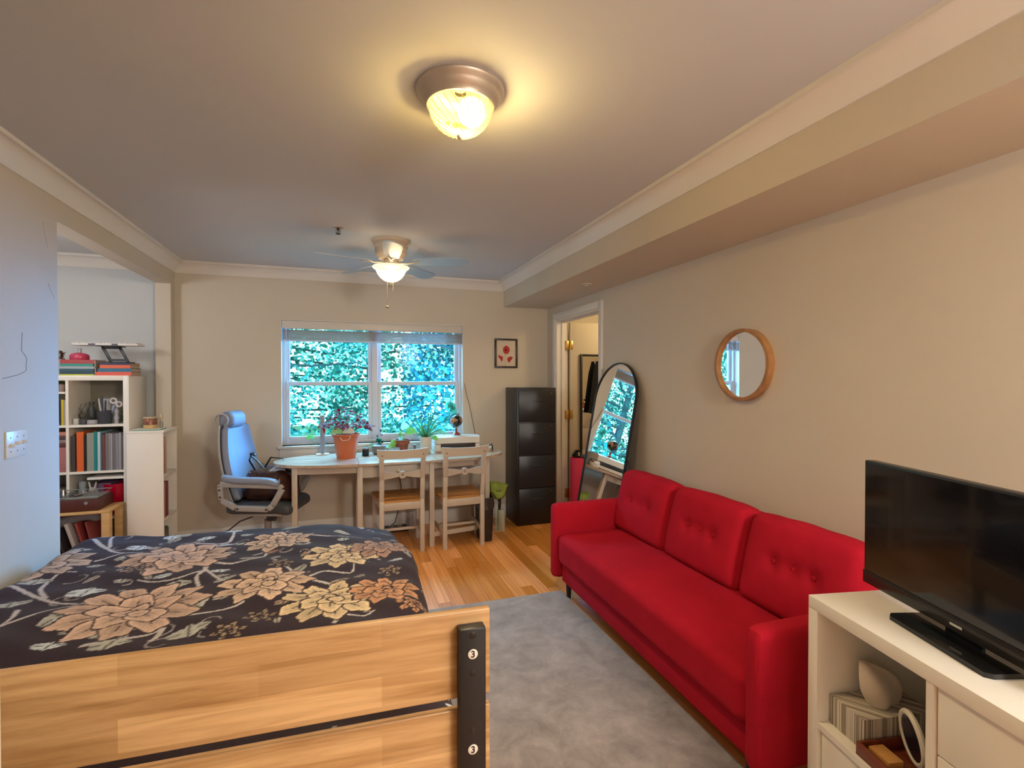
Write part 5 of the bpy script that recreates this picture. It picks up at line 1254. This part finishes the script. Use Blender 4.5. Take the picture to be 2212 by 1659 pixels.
pkb = thing('pink_bottle', 'squat pink bottle with a clear neck on the left stack of books', 'bottle', (sx(172, SY0+.08, 770), SY0+.08, ztl)); B().lathe([(.056, 0), (.060, .006), (.060, .030), (.052, .044), (.03, .052), (.014, .056)], 28).done('bottle_body', M('pink_plastic', (.60, .06, .12), .25), pkb); B().lathe([(.013, .054), (.013, .085), (.010, .088)], 14).done('neck', M('clear_cap', (.6, .55, .58), .2, trans=.4), pkb)
dk = thing('dried_arrangement', 'small dried brown plant at the left end of the book stack', 'plant', (sx(133, SY0+.06, 770), SY0+.06, ztl)); b = B(); rg = random.Random(6)
for i in range(60):
    b.leaf((rg.uniform(-.01, .01), rg.uniform(-.01, .01), rg.uniform(.0, .055)), (rg.uniform(-1, 1), rg.uniform(-1, 1), rg.uniform(-.1, .9)), (0, 0, 1), rg.uniform(.025, .045), .014).paint((rg.uniform(.14, .3), rg.uniform(.07, .14), rg.uniform(.05, .1)))
b.done('dry_leaves', m_green, dk, ang=80)

# low white shelf beside it, open towards the room
lw = thing('low_white_shelf', 'low narrow white bookcase in front of the tall shelf', 'bookshelf', (-1.560, 4.517, 0))
LWx, LWy, LWh = .240, .340, 1.04
B().box(0, LWx-.002, 0, .016, 0, LWh-.016, .001).done('side_panel', m_white, lw); B().box(0, LWx-.002, LWy-.016, LWy, 0, LWh-.016, .001).done('side_panel', m_white, lw)
B().box(-.002, LWx+.004, -.002, LWy+.002, LWh-.016, LWh, .001).done('top_panel', m_white, lw); B().box(0, .006, .016, LWy-.016, 0, LWh-.016).done('back_panel', m_white, lw)
LZ = (.02, .335, .68)
for z_ in LZ: B().box(.006, LWx-.004, .016, LWy-.016, z_, z_+.016).done('shelf', m_white, lw)
def lb_(y0, y1, z0, h, dep, cc, lbl, nm='book'):
    t = thing(nm, lbl, nm.split('_')[-1], (-1.560+LWx-.012, (y0+y1)/2, z0)); w = (y1-y0)/2; B().box(-dep, 0, -w, w, 0, h, .002).done('cover', flat(cc, .5), t); return t
lb_(4.54, 4.60, LZ[2]+.0165, .29, .15, (.55, .20, .11), 'orange red book in the top compartment of the low bookcase'); lb_(4.603, 4.635, LZ[2]+.0165, .285, .15, (.60, .52, .44), 'cream book beside the orange red one in the low bookcase')
lb_(4.54, 4.60, LZ[1]+.0165, .27, .15, (.42, .16, .10), 'rust coloured book in the middle compartment'); lb_(4.603, 4.665, LZ[1]+.0165, .275, .16, (.20, .03, .05), 'maroon binder in the middle compartment')
t = thing('green_tin', 'dark green box with rounded corners in the lowest compartment', 'tin', (-1.560+LWx-.02, 4.63, LZ[0]+.10)); B().rbox((-.06, 0, .075), (.06, .085, .065), .02, 6).done('tin_body', flat((.03, .045, .02), .3), t)
t = thing('white_sack', 'crumpled white bag under the green box', 'bag', (-1.560+LWx-.03, 4.66, LZ[0]+.0165)); B().rbox((-.07, 0, .042), (.07, .11, .042), .035, 10, lambda p, u: p + Vector(p).normalized()*.008*noise.noise(p*25)).done('sack', M('sack', (.5, .46, .42), .8, bump=1, bs=30), t)
# jar on top
t = thing('coaster_book', 'thin green booklet on the low bookcase under the jar', 'book', (-1.44, 4.62, LWh)); B().box(-.09, .085, -.05, .09, 0, .006).done('cover', flat((.05, .28, .2), .5), t); B().box(-.10, .08, -.045, .095, .006, .010).done('pages', m_white, t)
jr = thing('candle_jar', 'squat glass jar with a gold lid on the low bookcase', 'jar', (-1.440, 4.63, LWh+.0105))
B().lathe([(.042, 0), (.046, .004), (.046, .030), (.0465, .030)], 28).done('wax', flat((.62, .42, .18), .4), jr); B().lathe([(.0465, .030), (.0465, .072), (.044, .076)], 28).done('label_band', M('jar_brown', (.28, .10, .05), .3, var=.6, vs=60), jr); B().lathe([(.047, .078), (.048, .080), (.048, .090), (.046, .092), (.001, .092)], 28).done('lid', M('gold_lid', (.75, .6, .42), .3, .5), jr)
lt = thing('spray_vial', 'tiny clear bottle with a pale cap behind the jar', 'bottle', (-1.375, 4.66, LWh)); B().lathe([(.011, 0), (.012, .003), (.012, .055), (.007, .062)], 14).done('vial', M('clear_vial', (.55, .5, .42), .15, trans=.5), lt); B().lathe([(.008, .062), (.008, .09), (.012, .092), (.011, .12), (.004, .124)], 12).done('cap', flat((.6, .48, .35), .4), lt)

# record player on a pine stand
st_ = thing('pine_stand', 'pale pine bench with open side holding records', 'stand', (-1.60, 4.325, 0))
m_lp = WOOD('pale_pine', (.55, .32, .12), (.68, .44, .20), (4, 20, 20), .5)
B().box(-.62, 0, 0, .27, .475, .495, .003).done('top_board', m_lp, st_)
for y0 in (0, .22): B().box(-.05, 0, y0, y0+.05, .0, .475, .002).done('leg', m_lp, st_)
for y0 in (0, .22): B().box(-.62, -.57, y0, y0+.05, .0, .475, .002).done('leg', m_lp, st_)
B().box(-.57, -.05, .01, .26, .10, .115, .001).done('lower_board', m_lp, st_)
rpz = .4955
rpl = thing('record_player', 'brown suitcase record player with a clear platter cover', 'record player', (-1.865, 4.335, rpz))
m_bv = M('brown_vinyl', (.085, .018, .012), .4, bump=.3, bs=200)
B().box(-.20, .20, 0, .25, 0, .085, .008).done('case', m_bv, rpl)
B().box(-.185, .185, .012, .238, .0855, .092, .002).done('deck', M('deck_grey', (.20, .21, .20), .3), rpl)
b = B(); b.lathe([(.112, .092), (.113, .098), (.105, .100), (.02, .101), (.004, .103)], 40, (-.06, .125, 0)); b.done('platter', M('vinyl_disc', (.05, .06, .06), .15), rpl)
b = B(); b.tube([(.12, .19, .094), (.12, .19, .115), (.08, .10, .115), (.03, .06, .106)], .005, 8); b.done('tonearm', m_chrome, rpl)
b = B(); b.tube([(-.19, .012, .10), (.19, .012, .10), (.19, .24, .115), (-.19, .24, .115)], .0035, 6); b.done('cover_edge', M('clear_edge', (.5, .52, .52), .2, trans=.5), rpl)
b = B().cyl((.125, -.006, .06), (.125, .002, .06), .012, n=16); b.done('latch', m_chrome, rpl)
B().cyl((-.06, .125, .10), (-.06, .125, .14), .012, .006, n=14).done('spindle', m_chrome, rpl)
for i, (dx, tl_, cc, lb, w) in enumerate(((-.50, 20, (.10, .05, .05), 'dark record sleeve at the far left of the bench', .012), (-.44, 18, (.45, .34, .24), 'tan record sleeve leaning at the left of the bench', .02), (-.37, 17, (.22, .14, .09), 'brown record sleeve leaning beside the tan one', .012), (-.29, 14, (.04, .03, .03), 'black record sleeve leaning in the middle', .012), (-.22, 16, (.40, .34, .31), 'pale edged record sleeve leaning in the middle', .022), (-.165, 15, (.25, .035, .03), 'red record sleeve near the right leg', .014), (-.12, 12, (.20, .03, .03), 'dark red record sleeve nearest the right leg', .010))):
    t = thing('record_sleeve', lb, 'record', (-1.60+dx+.03, 4.34, .1165), 0, 'records leaning under the bench'); t.rotation_euler = (0, R(-tl_), 0)
    B().box(0, w, 0, .22, 0, .305, .001).done('sleeve', flat(cc, .5), t)
t = thing('grey_cloth', 'grey cloth hanging under the bench top', 'cloth', (-1.85, 4.44, .40)); B().rbox((0, 0, .03), (.16, .06, .035), .03, 8, lambda p, u: p + Vector((0, 0, .02*math.sin(p.x*20)))).done('fabric', flat((.16, .15, .16), .9), t)
